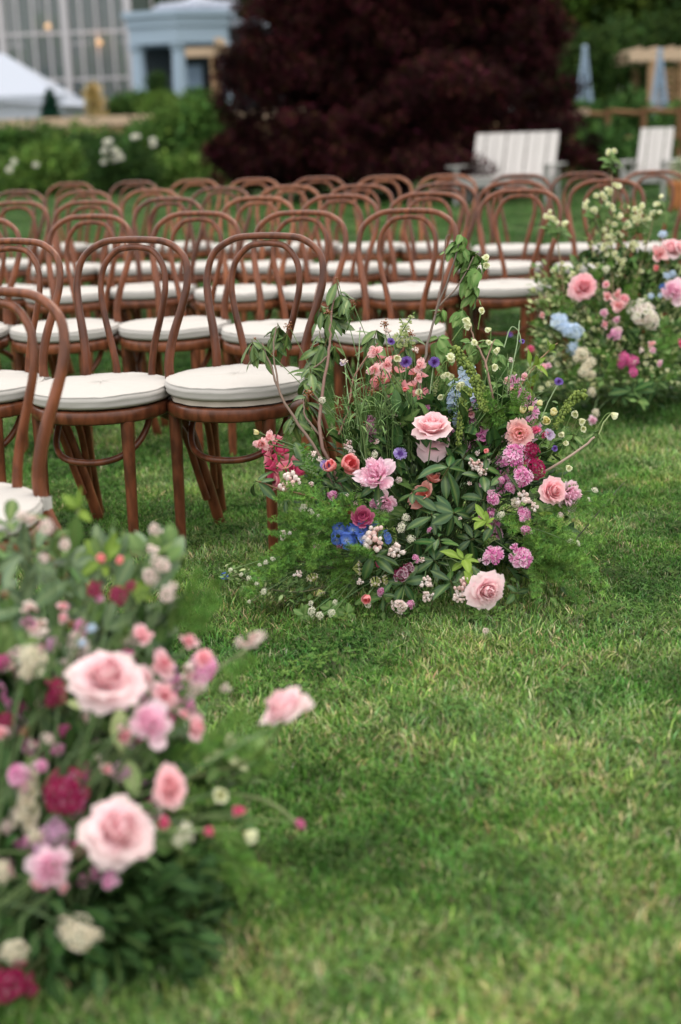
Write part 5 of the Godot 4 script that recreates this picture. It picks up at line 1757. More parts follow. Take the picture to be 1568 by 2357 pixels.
	# --- cream bells on the right and top
	for q in [[1109, 718], [1034, 829], [1024, 858], [1054, 884], [969, 906], [1014, 908], [1084, 743], [1131, 756], [1119, 783], [1134, 841], [1032, 829], [1027, 860], [1044, 863], [1054, 882], [1112, 716], [1327, 946], [1334, 964], [1343, 985], [1297, 994], [1296, 1020], [1304, 1072], [1407, 950], [1059, 920], [1100, 790], [1114, 606], [1122, 600], [1080, 732], [1150, 800], [1250, 1080]]:
		var p: Vector3 = P.call(q[0], q[1], rnd(-0.06, 0.0))
		bell(o, p, S.call(rnd(12, 17), q[1]), p + Vector3(rnd(-0.05, 0.0), -0.05, -0.02))
	# --- whorls of leathery leaves: key, x, y, n, length px, axis, spread, push
	var W := [
		["rhodo", 593, 1108, 6, 58, Vector3(-0.6, 0.6, 0.3), 1.9, 0.0], ["rhodo", 702, 1068, 6, 62, Vector3(0.1, 0.5, 0.8), 1.5, 0.0], ["rhodo", 660, 1150, 4, 40, Vector3(-0.6, 0.2, 0.6), 1.5, 0.0],
		["rhodo", 874, 1108, 7, 56, Vector3(0.1, 0.75, 0.8), 1.6, -0.06], ["rhodo", 1030, 1080, 6, 72, Vector3(0.3, 1.0, 0.45), 1.7, -0.07], ["rhodo", 1114, 1090, 6, 60, Vector3(0.3, 0.75, 0.7), 1.6, -0.05],
		["rhodo", 700, 1030, 6, 58, Vector3(-0.3, 0.8, 0.6), 1.6, 0.02], ["rhodo", 740, 1100, 6, 60, Vector3(-0.1, 0.8, 0.6), 1.6, 0.00], ["rhodo", 820, 1140, 6, 56, Vector3(0.1, 0.8, 0.6), 1.6, -0.03], ["rhodo", 950, 1130, 6, 62, Vector3(-0.3, 0.8, 0.6), 1.6, -0.05], ["rhodo", 1070, 1050, 6, 60, Vector3(0.2, 0.8, 0.6), 1.6, -0.04], ["rhodo", 1160, 1090, 6, 58, Vector3(0.4, 0.8, 0.6), 1.6, -0.03], ["rhodo", 1010, 1240, 6, 56, Vector3(0.0, 0.8, 0.6), 1.6, -0.05], ["rhodo", 1140, 1200, 6, 54, Vector3(0.4, 0.8, 0.6), 1.6, -0.02], ["rhodo", 930, 1340, 6, 52, Vector3(-0.2, 0.8, 0.6), 1.6, -0.03], ["rhodo", 1080, 1300, 6, 56, Vector3(0.3, 0.8, 0.6), 1.6, -0.05], ["rhodo", 880, 1370, 5, 46, Vector3(-0.2, 0.8, 0.6), 1.6, -0.02], 
		["rhodo", 994, 1184, 8, 58, Vector3(-0.2, 0.8, 0.7), 1.7, -0.04], ["rhodo", 1046, 1180, 8, 58, Vector3(0.2, 0.8, 0.7), 1.75, -0.04], ["rhodo", 860, 1276, 6, 62, Vector3(0.0, 0.9, 0.6), 1.75, -0.05],
		["rhodo", 1038, 1338, 8, 68, Vector3(-0.15, 0.6, 0.9), 1.55, -0.06], ["rhodo", 1000, 1290, 6, 54, Vector3(-0.2, 0.4, 1.0), 1.5, -0.02], ["rhodo", 1193, 1364, 5, 36, Vector3(0.6, 0.3, 0.8), 1.5, 0.0],
		["rhodo", 1112, 1150, 7, 56, Vector3(0.2, 0.2, 1.0), 1.5, -0.02], ["rhodo", 960, 1240, 6, 50, Vector3(-0.2, 0.1, 1.0), 1.5, 0.02], ["rhodo", 1090, 1240, 6, 56, Vector3(0.2, 0.1, 1.0), 1.5, 0.01], ["rhodo", 770, 1110, 6, 50, Vector3(-0.2, 0.4, 0.9), 1.5, 0.04], ["rhodo", 720, 1110, 5, 60, Vector3(-0.1, 0.2, 0.9), 1.7, 0.04],
		["young", 1117, 1200, 6, 42, Vector3(0.2, 0.9, 0.4), 1.1, -0.07], ["young", 1068, 1288, 7, 48, Vector3(0.0, 0.9, 0.4), 1.15, -0.08], ["young", 1092, 1352, 5, 40, Vector3(0.3, 0.5, 0.8), 1.3, -0.10], ["young", 1290, 1196, 3, 40, Vector3(0.5, 0.2, 0.8), 1.5, 0.0],
		["hang", 581, 786, 12, 53, Vector3(-0.35, 0.9, 0.2), 2.35, 0.0], ["hang", 640, 748, 13, 56, Vector3(0.1, 0.95, 0.15), 2.4, 0.0], ["hang", 776, 654, 12, 65, Vector3(0.1, 0.95, 0.15), 2.4, 0.0], ["hang", 757, 718, 13, 59, Vector3(0.0, 0.9, 0.3), 2.2, 0.0],
		["hang", 800, 690, 10, 49, Vector3(0.5, 0.8, 0.2), 2.2, 0.0], ["hang", 752, 782, 12, 65, Vector3(0.0, 0.9, 0.3), 2.1, 0.0], ["hang", 714, 850, 10, 56, Vector3(-0.2, 0.7, 0.5), 1.9, 0.0], ["hang", 704, 920, 12, 72, Vector3(0.0, 0.9, 0.3), 2.25, 0.0],
		["hang", 672, 962, 7, 43, Vector3(-0.3, 0.7, 0.3), 2.3, 0.0], ["hang", 866, 764, 11, 63, Vector3(0.1, 0.9, 0.3), 2.0, 0.0], ["hang", 934, 776, 10, 60, Vector3(0.3, 0.85, 0.3), 2.1, 0.02], ["hang", 850, 930, 8, 63, Vector3(0.0, 0.6, 0.5), 2.0, 0.03],
		["hang", 606, 800, 6, 46, Vector3(-0.3, 0.9, 0.3), 2.3, -0.01], ["hang", 626, 772, 7, 48, Vector3(-0.1, 0.9, 0.3), 2.3, 0.01], ["hang", 660, 768, 7, 46, Vector3(0.3, 0.9, 0.3), 2.3, 0.00], ["hang", 786, 676, 8, 52, Vector3(0.2, 0.9, 0.3), 2.3, 0.00], ["hang", 740, 706, 7, 50, Vector3(-0.3, 0.9, 0.3), 2.3, 0.01], ["hang", 818, 704, 6, 44, Vector3(0.5, 0.9, 0.3), 2.3, 0.00], ["hang", 736, 766, 7, 50, Vector3(-0.2, 0.9, 0.3), 2.3, 0.01], ["hang", 772, 796, 7, 50, Vector3(0.3, 0.9, 0.3), 2.3, 0.00], ["hang", 700, 884, 7, 52, Vector3(-0.3, 0.9, 0.3), 2.3, 0.00], ["hang", 728, 838, 6, 48, Vector3(0.1, 0.9, 0.3), 2.3, 0.02], ["hang", 690, 950, 6, 52, Vector3(-0.2, 0.9, 0.3), 2.3, 0.01], ["hang", 846, 790, 6, 50, Vector3(-0.2, 0.9, 0.3), 2.3, 0.02], ["ovate", 1052, 556, 8, 44, Vector3(0.2, 0.9, 0.2), 2.4, 0.01], ["ovate", 1076, 592, 8, 46, Vector3(0.2, 0.9, 0.2), 2.4, 0.00], ["ovate", 1102, 616, 8, 46, Vector3(0.2, 0.9, 0.2), 2.4, 0.00], ["ovate", 1092, 656, 7, 42, Vector3(0.2, 0.9, 0.2), 2.4, 0.01], ["ovate", 1110, 590, 7, 42, Vector3(0.2, 0.9, 0.2), 2.4, 0.01], ["ovate", 1070, 560, 6, 44, Vector3(0.2, 0.9, 0.2), 2.4, -0.01], ["ovate", 1030, 800, 6, 44, Vector3(0.2, 0.9, 0.2), 2.4, 0.00], ["ovate", 1000, 830, 6, 44, Vector3(0.2, 0.9, 0.2), 2.4, 0.00], ["ovate", 1104, 800, 6, 36, Vector3(0.2, 0.9, 0.2), 2.4, 0.02], ["ovate", 1130, 830, 6, 34, Vector3(0.2, 0.9, 0.2), 2.4, 0.02], ["ovate", 1070, 820, 6, 40, Vector3(0.2, 0.9, 0.2), 2.4, 0.02], 
		["ovate", 1062, 538, 12, 42, Vector3(0.15, 0.95, 0.1), 2.45, 0.0], ["ovate", 1098, 584, 13, 45, Vector3(0.3, 0.9, 0.2), 2.3, 0.0], ["ovate", 1084, 632, 12, 41, Vector3(0.2, 0.9, 0.2), 2.55, 0.0], ["ovate", 1018, 712, 7, 32, Vector3(0.2, 0.9, 0.2), 2.2, 0.0], ["ovate", 1066, 706, 9, 38, Vector3(0.2, 0.9, 0.2), 2.3, 0.0],
		["ovate", 1010, 780, 10, 42, Vector3(0.1, 0.8, 0.4), 2.0, 0.0], ["ovate", 912, 880, 8, 45, Vector3(0.1, 0.7, 0.6), 1.7, 0.0], ["ovate", 932, 912, 8, 42, Vector3(0.1, 0.6, 0.7), 1.8, 0.0], ["ovate", 1084, 778, 9, 33, Vector3(0.2, 0.8, 0.3), 1.8, 0.02], ["ovate", 1126, 788, 9, 32, Vector3(0.2, 0.8, 0.3), 1.7, 0.02], ["ovate", 1146, 812, 8, 29, Vector3(0.3, 0.7, 0.3), 1.8, 0.02], ["ovate", 1024, 880, 9, 37, Vector3(0.0, 0.6, 0.7), 1.8, 0.01], ["ovate", 1148, 896, 8, 33, Vector3(0.2, 0.6, 0.7), 1.7, 0.03],
		["young", 1228, 842, 4, 40, Vector3(0.7, 0.6, 0.3), 0.9, 0.0], ["young", 1264, 806, 5, 30, Vector3(0.8, 0.5, 0.2), 0.8, 0.0], ["young", 1216, 886, 4, 36, Vector3(0.7, 0.3, 0.4), 1.0, 0.0],
		["ovate", 1378, 992, 10, 33, Vector3(0.3, 0.9, 0.3), 2.2, 0.0], ["ovate", 1320, 1000, 9, 35, Vector3(0.3, 0.8, 0.4), 2.1, 0.02], ["ovate", 1300, 1130, 9, 33, Vector3(0.6, 0.0, 0.8), 1.5, 0.06], ["ovate", 1292, 1170, 8, 33, Vector3(0.5, -0.1, 0.8), 1.5, 0.05],
		["ovate", 900, 1180, 9, 41, Vector3(0.0, 0.3, 0.9), 1.6, 0.04], ["ovate", 1250, 1180, 9, 37, Vector3(0.3, 0.2, 0.9), 1.6, 0.04], ["ovate", 760, 1400, 9, 28, Vector3(-0.2, 0.5, 0.8), 1.5, 0.0], ["ovate", 700, 1416, 9, 26, Vector3(-0.5, 0.4, 0.8), 1.5, 0.0], ["ovate", 800, 1412, 9, 28, Vector3(0.0, 0.4, 0.8), 1.5, 0.0]]
	for w in W:
		var m: Material = M.gloss_leaf if w[0] == "rhodo" or w[0] == "hang" else M.leaf
		whorl(o, w[0], P.call(w[1], w[2], w[7]), w[5], w[3], S.call(w[4], w[2]), w[6], m)
	# --- woody branches
	var brown := Color(0.13, 0.085, 0.06)
	var B := func(pts: Array, r0: float, r1: float, col := brown) -> void:
		var w := []
		for q in pts:
			w.append(P.call(q[0], q[1], q[2] if q.size() > 2 else 0.0))
		branch(o, w, r0, r1, col)
	B.call([[790, 1180, 0.1], [734, 1050], [674, 957], [645, 902], [626, 850], [604, 790]], 0.0052, 0.0022)
	B.call([[645, 902], [634, 850], [630, 803], [636, 752]], 0.003, 0.002)
	B.call([[820, 1180, 0.1], [744, 1030], [738, 928], [757, 819], [760, 770], [764, 720], [775, 656]], 0.0058, 0.002, Color(0.16, 0.09, 0.07))
	B.call([[744, 1010], [704, 960], [700, 925]], 0.0035, 0.002)
	B.call([[757, 819], [722, 846]], 0.003, 0.002)
	B.call([[780, 1000], [800, 950], [815, 870], [870, 790]], 0.004, 0.002, Color(0.17, 0.085, 0.055))
	B.call([[960, 1020, 0.1], [966, 890], [984, 794], [1006, 714], [1044, 604], [1062, 540]], 0.0056, 0.0018, Color(0.10, 0.075, 0.06))
	B.call([[1002, 724], [1016, 660], [1026, 554], [1036, 540]], 0.0026, 0.0012, Color(0.12, 0.08, 0.06))
	B.call([[1008, 706], [1046, 668], [1070, 632], [1090, 590]], 0.0026, 0.0014, Color(0.16, 0.11, 0.09))
	B.call([[1150, 1000, 0.08], [1132, 900], [1116, 830], [1090, 780], [1084, 745]], 0.0042, 0.0016, Color(0.2, 0.12, 0.09))
	B.call([[1116, 846], [1130, 800], [1140, 780]], 0.0022, 0.0014, Color(0.2, 0.12, 0.09))
	B.call([[1190, 900], [1228, 846], [1262, 808], [1284, 790]], 0.003, 0.0014, Color(0.2, 0.12, 0.06))
	B.call([[1180, 1130, 0.08], [1270, 1074], [1330, 1036], [1368, 1006]], 0.004, 0.003, Color(0.30, 0.22, 0.17))
	B.call([[1378, 1000], [1390, 972], [1407, 950]], 0.002, 0.0016, Color(0.2, 0.26, 0.1))
	B.call([[760, 1160], [700, 1140], [650, 1128], [596, 1108]], 0.0034, 0.002, Color(0.16, 0.09, 0.04))
	B.call([[1290, 1280, 0.1], [1360, 1200, 0.05], [1400, 1150, 0.05], [1437, 1110, 0.05]], 0.002, 0.0008, Color(0.06, 0.06, 0.04))
	B.call([[820, 1330, 0.05], [700, 1360], [600, 1350], [530, 1310]], 0.0022, 0.001, Color(0.1, 0.1, 0.05))
	B.call([[780, 1310, 0.05], [680, 1290], [600, 1300]], 0.0022, 0.001, Color(0.1, 0.1, 0.05))
	# cornflower stems
	for s in [[[1285, 882], [1262, 925], [1240, 975], [1190, 1080]], [[936, 838], [930, 900], [920, 1000]], [[999, 838], [990, 900], [985, 1000]], [[829, 758], [826, 820], [818, 900], [830, 1040]], [[794, 838], [800, 900], [812, 980], [840, 1060]], [[1196, 738], [1190, 790], [1172, 880], [1160, 960]], [[1160, 800], [1175, 755], [1192, 760], [1200, 790]]]:
		var w := []
		for q in s:
			w.append(P.call(q[0], q[1], 0.0))
		branch(o, w, 0.0017, 0.0014, Color(0.17, 0.24, 0.12), "stalk")
	put_mesh(o, "flower_bud", hd.corn_pale, M.petal, P.call(829, 756, 0.0), Vector3(0, 1, 0), S.call(10, 756) * 0.5)
	# --- fine grassy tufts
	for q in [[830, 1060, 230], [870, 1050, 210], [800, 1060, 190], [850, 1080, 250], [900, 1060, 200], [1180, 980, 170], [1150, 1000, 190], [1210, 980, 150], [940, 1060, 180], [1080, 1060, 200]]:
		var mb := grassy_mb(6, [Color(0.12, 0.2, 0.07), Color(0.17, 0.25, 0.1), Color(0.09, 0.16, 0.05)])
		var g := part("grass_tuft", mb.mesh(), M.leaf, o)
		var h: float = S.call(q[2], q[1])
		g.transform = Transform3D(Basis(Vector3.UP, rnd(0, TAU)).scaled_local(Vector3.ONE * h), P.call(q[0], q[1], 0.04) - o.position)
	# --- asparagus fern
	for k in 34:
		var p: Vector3 = P.call(rnd(690, 880), rnd(1150, 1290), rnd(-0.03, 0.06))
		fern(o, p, Vector3(rnd(-1.0, 0.1), rnd(-0.25, 0.5), rnd(0.1, 0.9)), rnd(0.10, 0.20), Vector3(0, 0.8, 0.5))
	for k in 22:
		var p: Vector3 = P.call(rnd(1150, 1270), rnd(1180, 1300), rnd(0.0, 0.06))
		fern(o, p, Vector3(rnd(-0.1, 1.0), rnd(-0.35, 0.35), rnd(0.1, 0.8)), rnd(0.10, 0.19), Vector3(0, 0.8, 0.5))
	for k in 14:
		var p: Vector3 = P.call(rnd(1110, 1190), rnd(960, 1040), rnd(0.0, 0.05))
		fern(o, p, Vector3(rnd(-0.5, 0.5), rnd(0.4, 1.0), rnd(0.1, 0.6)), rnd(0.08, 0.14), Vector3(0, 0.3, 0.9))
	for k in 8:
		var p: Vector3 = P.call(rnd(1250, 1330), rnd(1110, 1180), rnd(0.0, 0.05))
		fern(o, p, Vector3(rnd(0.4, 1.0), rnd(-0.2, 0.4), rnd(0.0, 0.6)), rnd(0.07, 0.12), Vector3(0, 0.3, 0.9))
	# --- leafy body underneath
	var pick := func() -> Vector3:
		var a := rnd(0, TAU)
		var e := rng.randf()
		var y := pow(rng.randf(), 0.9) * 0.44
		var w := sqrt(maxf(0.05, 1.0 - pow(y / 0.52, 2.0)))
		return base + Vector3(0.02 + cos(a) * 0.36 * w * sqrt(e), 0.02 + y, -0.09 + sin(a) * 0.20 * w * sqrt(e))
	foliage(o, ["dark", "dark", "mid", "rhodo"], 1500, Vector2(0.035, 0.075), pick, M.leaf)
	var pick2 := func() -> Vector3:
		return P.call(rnd(640, 1290), rnd(1330, 1425), rnd(0.0, 0.25))
	foliage(o, ["mid", "dark", "ovate"], 260, Vector2(0.02, 0.04), pick2, M.leaf)
	var pick3 := func() -> Vector3:
		return P.call(rnd(900, 1300), rnd(920, 1060), rnd(0.08, 0.2))
	foliage(o, ["mid", "ovate", "dark"], 260, Vector2(0.025, 0.05), pick3, M.leaf)
	var pick4 := func() -> Vector3:
		return P.call(rnd(610, 760), rnd(1300, 1380), rnd(0.0, 0.1))
	foliage(o, ["ovate", "mid"], 160, Vector2(0.012, 0.024), pick4, M.leaf)
	var pick6 := func() -> Vector3:
		var t := rng.randf()
		return P.call(lerpf(520.0, 690.0, t) + rnd(-16, 16), lerpf(1310.0, 1370.0, t) + rnd(-22, 26), rnd(-0.02, 0.05))
	foliage(o, ["ovate", "mid", "pale"], 190, Vector2(0.009, 0.020), pick6, M.leaf)
	stuff(part("stems", st.mesh(), M.stem, o))

func front_meadow() -> void:
	var base := ground(90, 2230)
	var o := thing("flower_meadow", "large blurred pink flower arrangement in the left foreground, cut by the frame", "flower arrangement", base, "ground flower arrangements along the aisle")
	var dep := func(py: float) -> float: return lerpf(2.22, 2.0, clampf((py - 1200.0) / 900.0, 0, 1))
	var P := func(px: float, py: float, push := 0.0) -> Vector3: return at(px, py, dep.call(py) + push)
	var S := func(px: float, py: float) -> float: return px * dep.call(py) / F
	var root := base + Vector3(-0.03, 0.05, 0.0)
	var st := MB.new()
	var big := [
		["rose_loose", 244, 1568, 158, -0.02, Vector3(0.25, 0.8, 0.5)], ["rose_loose", 262, 1915, 168, -0.03, Vector3(0.6, 0.6, 0.5)], ["rose_loose", 660, 1640, 132, 0.05, Vector3(-0.5, 0.8, 0.05)], ["rose_pink", 384, 1812, 92, 0.0, Vector3(0.6, 0.3, 0.5)],
		["peony", 348, 1666, 94, -0.01, Vector3(0.0, 0.6, 0.8)], ["peony", 118, 1992, 100, 0.0, Vector3(-0.2, 0.1, 1.0)], ["pink_open", 376, 1530, 66, 0.02, Vector3(0.2, 0.6, 0.8)], ["pink_open", 378, 1600, 70, 0.0, Vector3(0.3, 0.3, 0.9)],
		["pink_open", 447, 1676, 60, 0.02, Vector3(0.6, 0.4, 0.6)], ["pink_open", 424, 1645, 32, 0.02, Vector3(0.3, 0.6, 0.6)], ["rose_deep", 468, 1518, 52, 0.04, Vector3(0.5, 0.6, 0.5)], ["hot_open", 376, 1893, 42, 0.0, Vector3(0.3, 0.4, 0.9)],
		["hot_open", 480, 1912, 32, 0.0, Vector3(0.3, 0.4, 0.9)], ["hot_open", 546, 1866, 38, 0.04, Vector3(0.6, 0.4, 0.4)], ["bell", 508, 1824, 52, 0.03, Vector3(0.1, 0.2, 0.9)], ["bell", 564, 1915, 50, 0.03, Vector3(0.8, -0.2, 0.6)],
		["pink_open", 330, 1468, 60, 0.03, Vector3(0.0, 0.8, 0.5)], ["pink_open", 147, 1398, 32, 0.03, Vector3(0.0, 0.8, 0.5)], ["pink_open", 146, 1422, 24, 0.03, Vector3(0.0, 0.3, 0.9)], ["bud_coral", 234, 1293, 28, 0.05, Vector3(0.0, 0.8, 0.5)], ["bud_coral", 274, 1296, 28, 0.05, Vector3(0.3, 0.7, 0.5)],
		["pink_open", 6, 1685, 44, 0.0, Vector3(-0.2, 0.3, 0.9)], ["pink_open", 290, 1690, 46, 0.03, Vector3(-0.3, 0.0, 0.9)], ["pink_open", 248, 1770, 34, 0.03, Vector3(0.0, 0.3, 0.9)], ["pink_open", 432, 1478, 46, 0.05, Vector3(0.4, 0.7, 0.4)],
		["rose_loose", 322, 1562, 70, 0.05, Vector3(0.6, 0.3, 0.5)], ["pink_open", 92, 2030, 40, 0.02, Vector3(-0.2, 0.0, 0.9)], ["pink_open", 147, 2040, 30, 0.02, Vector3(0.2, -0.3, 0.9)]]
	for b in big:
		var p: Vector3 = P.call(b[1], b[2], b[4] - (0.13 if b[3] > 90 else 0.08))
		put(o, protos[b[0]], p, b[5], S.call(b[3], b[2]) * BLOOM_SIZE.get(b[0], 0.40))
		stem_to(st, o, p - (b[5] as Vector3).normalized() * 0.01, root + Vector3(rnd(-0.1, 0.1), 0, rnd(-0.04, 0.04)))
	var heads := [
		[hd.buds[1], "pieris_cluster", 355, 1225, 50, 0.08], [hd.buds[1], "pieris_cluster", 348, 1268, 44, 0.08], [hd.white_pink, "pieris_cluster", 374, 1300, 50, 0.08], [hd.white_pink, "pieris_cluster", 345, 1328, 50, 0.08], [hd.buds[1], "pieris_cluster", 396, 1350, 50, 0.08], [hd.white_pink, "pieris_cluster", 384, 1374, 42, 0.08],
		[hd.crimson, "sweet_william", 270, 1372, 54, 0.05], [hd.crimson, "sweet_william", 220, 1356, 44, 0.05], [hd.crimson, "sweet_william", 300, 1350, 30, 0.06], [hd.buds[0], "pieris_cluster", 76, 1199, 50, 0.05], [hd.white_pink, "pieris_cluster", 108, 1216, 44, 0.05], [hd.white_pink, "pieris_cluster", 55, 1190, 36, 0.06],
		[hd.white_pink, "pieris_cluster", 152, 1254, 32, 0.05], [hd.white_pink, "pieris_cluster", 102, 1286, 28, 0.04], [hd.cream, "pieris_cluster", 76, 1516, 74, 0.0], [hd.cream, "pieris_cluster", 58, 1550, 40, 0.0], [hd.crimson, "sweet_william", 130, 1588, 60, 0.03], [hd.crimson, "sweet_william", 118, 1612, 40, 0.03],
		[hd.phlox[0], "phlox", 470, 1540, 80, 0.04], [hd.buds[0], "pieris_cluster", 440, 1548, 84, 0.04], [hd.white_pink, "pieris_cluster", 456, 1580, 50, 0.04], [hd.buds[1], "pieris_cluster", 520, 1588, 40, 0.06], [hd.buds[0], "pieris_cluster", 578, 1476, 70, 0.12], [hd.white_pink, "pieris_cluster", 596, 1466, 34, 0.12], [hd.white_pink, "pieris_cluster", 552, 1478, 30, 0.12],
		[hd.crimson, "sweet_william", 154, 1822, 120, 0.0], [hd.hot, "sweet_william", 166, 1850, 60, 0.03], [hd.phlox[0], "phlox", 40, 1786, 60, 0.02], [hd.phlox[1], "phlox", 96, 1762, 40, 0.02], [hd.lilac, "stock", 130, 1920, 80, 0.01], [hd.lilac, "stock", 100, 1960, 60, 0.01], [hd.cream, "stock", 84, 1925, 44, 0.0],
		[hd.cream, "pieris_cluster", 178, 2150, 100, 0.0], [hd.cream, "pieris_cluster", 210, 2150, 50, 0.0], [hd.cream, "pieris_cluster", 36, 2188, 68, 0.0], [hd.crimson, "sweet_william", 24, 2262, 110, 0.02], [hd.crimson, "sweet_william", 70, 2276, 50, 0.03], [hd.cream, "pieris_cluster", 4, 2005, 56, 0.0], [hd.spirea, "spirea_cluster", 427, 1915, 50, 0.02], [hd.spirea, "spirea_cluster", 412, 1935, 36, 0.02],
		[hd.white_pink, "pieris_cluster", 112, 1700, 32, 0.0], [hd.rust, "dried_cluster", 56, 1686, 44, 0.02], [hd.buds[0], "pieris_cluster", 90, 1450, 70, 0.03], [hd.buds[0], "pieris_cluster", 70, 1400, 50, 0.04], [hd.phlox[1], "phlox", 232, 1378, 26, 0.06], [hd.sky, "hydrangea", 212, 1446, 24, 0.05], [hd.sky, "hydrangea", 190, 1480, 26, 0.05], [hd.rust, "dried_cluster", 165, 1440, 50, 0.05],
		[hd.crimson, "sweet_william", 12, 1660, 40, 0.03], [hd.rust, "dried_cluster", 10, 1370, 40, 0.03], [hd.hot, "sweet_william", 692, 1895, 30, 0.1], [hd.rust, "dried_cluster", 200, 2180, 30, 0.05]]
	for h in heads:
		var p: Vector3 = P.call(h[2], h[3], h[5] - 0.07)
		var dir := Vector3(rnd(-0.3, 0.5), rnd(0.3, 0.8), rnd(0.5, 1.0))
		put_mesh(o, h[1], h[0], M.petal, p, dir, S.call(h[4], h[3]) * 0.43)
		stem_to(st, o, p - dir.normalized() * 0.01, root + Vector3(rnd(-0.1, 0.1), 0, rnd(-0.04, 0.04)), 0.0012)
	# petals and sprigs filling the gaps
	for k in 140:
		var x := rnd(-20, 470)
		var y := rnd(1440, 2030)
		if x > 470.0 - absf(y - 1650.0) * 0.5:
			continue
		var kind: Array = [[hd.buds[0], "pieris_cluster"], [hd.white_pink, "pieris_cluster"], [hd.phlox[1], "phlox"], [hd.phlox[0], "phlox"], [hd.lilac, "stock"], [hd.hot, "sweet_william"]][rng.randi() % 6]
		put_mesh(o, kind[1], kind[0], M.petal, P.call(x, y, rnd(0.0, 0.08)), Vector3(rnd(-0.6, 0.6), rnd(0.1, 0.8), rnd(0.4, 1.0)), S.call(rnd(30, 64), y) * 0.43)
	put_mesh(o, "stock", hd.stock_cream, M.petal, P.call(58, 1905, 0.0), P.call(76, 1760, 0.0) - P.call(58, 1905, 0.0), S.call(160, 1830))
	var W := [
		["grey", 60, 1280, 6, 110, Vector3(-0.1, 0.8, 0.5), 1.5, 0.03], ["grey", 170, 1310, 6, 105, Vector3(0.2, 0.8, 0.5), 1.6, 0.05], ["hang", 20, 1210, 5, 90, Vector3(-0.1, 0.9, 0.3), 1.2, 0.04], ["grey", 240, 1450, 6, 110, Vector3(0.3, 0.6, 0.7), 1.5, 0.04], ["grey", 60, 1400, 6, 110, Vector3(0.0, 0.6, 0.8), 1.5, 0.02], ["grey", 150, 1470, 6, 100, Vector3(0.0, 0.6, 0.8), 1.6, 0.03], ["grey", 310, 1400, 4, 100, Vector3(0.5, 0.6, 0.5), 1.5, 0.05],
		["hang", 120, 1240, 4, 80, Vector3(0.1, 0.9, 0.4), 1.5, 0.04], ["hang", 290, 1270, 4, 75, Vector3(0.4, 0.8, 0.4), 1.4, 0.06], ["young", 178, 1168, 6, 50, Vector3(0.0, 0.9, 0.3), 1.0, 0.07], ["young", 235, 1290, 6, 74, Vector3(0.2, 0.8, 0.4), 1.2, 0.05], ["young", 310, 1360, 5, 64, Vector3(0.4, 0.7, 0.4), 1.2, 0.05], ["ovate", 20, 1480, 7, 90, Vector3(-0.1, 0.5, 0.8), 1.5, 0.02],
		["rhodo", 90, 1640, 7, 110, Vector3(-0.1, 0.4, 0.9), 1.6, 0.03], ["rhodo", 180, 1700, 6, 110, Vector3(0.1, 0.4, 0.9), 1.6, 0.04], ["pale", 292, 1740, 2, 100, Vector3(0.3, 0.3, 0.9), 1.5, -0.01], ["pale", 150, 1618, 3, 60, Vector3(0.0, 0.7, 0.6), 1.2, -0.01], ["rhodo", 390, 1730, 5, 90, Vector3(0.4, 0.3, 0.8), 1.5, 0.05], ["rhodo", 420, 1700, 5, 80, Vector3(0.6, 0.2, 0.6), 1.5, 0.05], ["dry", 520, 1728, 3, 62, Vector3(0.3, 0.8, 0.4), 1.5, 0.06],
		["ovate", 510, 1760, 4, 50, Vector3(0.4, 0.5, 0.6), 1.6, 0.07], ["rhodo", 230, 2020, 5, 100, Vector3(0.3, -0.2, 0.9), 1.6, 0.06], ["rhodo", 60, 2080, 6, 100, Vector3(-0.1, 0.0, 1.0), 1.6, 0.05], ["rhodo", 190, 2230, 6, 80, Vector3(0.5, 0.1, 0.9), 1.4, 0.05], ["rhodo", 350, 1960, 5, 90, Vector3(0.4, 0.0, 0.9), 1.6, 0.06], ["ovate", 420, 1960, 6, 70, Vector3(0.6, 0.0, 0.7), 1.5, 0.08], ["rhodo", 30, 1900, 6, 100, Vector3(-0.1, 0.0, 1.0), 1.6, 0.04], ["rhodo", 300, 1780, 6, 100, Vector3(0.2, 0.1, 1.0), 1.6, 0.06], ["ovate", 590, 1740, 5, 60, Vector3(0.8, 0.3, 0.4), 1.3, 0.1], ["rhodo", 130, 1560, 6, 100, Vector3(0.2, 0.1, 1.0), 1.6, 0.06], ["ovate", 612, 1700, 4, 54, Vector3(0.3, 0.8, 0.4), 1.6, 0.07], ["ovate", 640, 1760, 4, 50, Vector3(0.8, 0.1, 0.4), 1.3, 0.12]]
	for w in W:
		whorl(o, w[0], P.call(w[1], w[2], w[7]), w[5], w[3], S.call(w[4], w[2]), w[6], M.gloss_leaf if w[0] == "rhodo" else M.leaf)
	for s in [[[300, 1800, 0.1], [480, 1780, 0.08], [590, 1735, 0.04], [660, 1655, -0.02]], [[300, 1700, 0.1], [450, 1580, 0.1], [578, 1486, 0.12]], [[200, 1700, 0.1], [310, 1450, 0.1], [360, 1300, 0.09], [354, 1230, 0.08]], [[100, 1700, 0.1], [150, 1400, 0.08], [180, 1170, 0.07]], [[60, 2240, 0.05], [130, 2180, 0.03], [175, 2155, 0.0]], [[60, 2330, 0.03], [110, 2280, 0.02], [190, 2230, 0.04]], [[300, 1850, 0.1], [560, 1830, 0.1], [690, 1895, 0.1]]]:
		var w := []
		for q in s:
			w.append(P.call(q[0], q[1], q[2]))
		branch(o, w, 0.0042, 0.0026, Color(0.13, 0.17, 0.06))
	for k in 5:
		fern(o, P.call(rnd(380, 480), rnd(1430, 1500), 0.08), Vector3(rnd(0.1, 0.6), rnd(0.4, 1.0), 0.2), rnd(0.07, 0.12), Vector3(0, 0.3, 0.9))
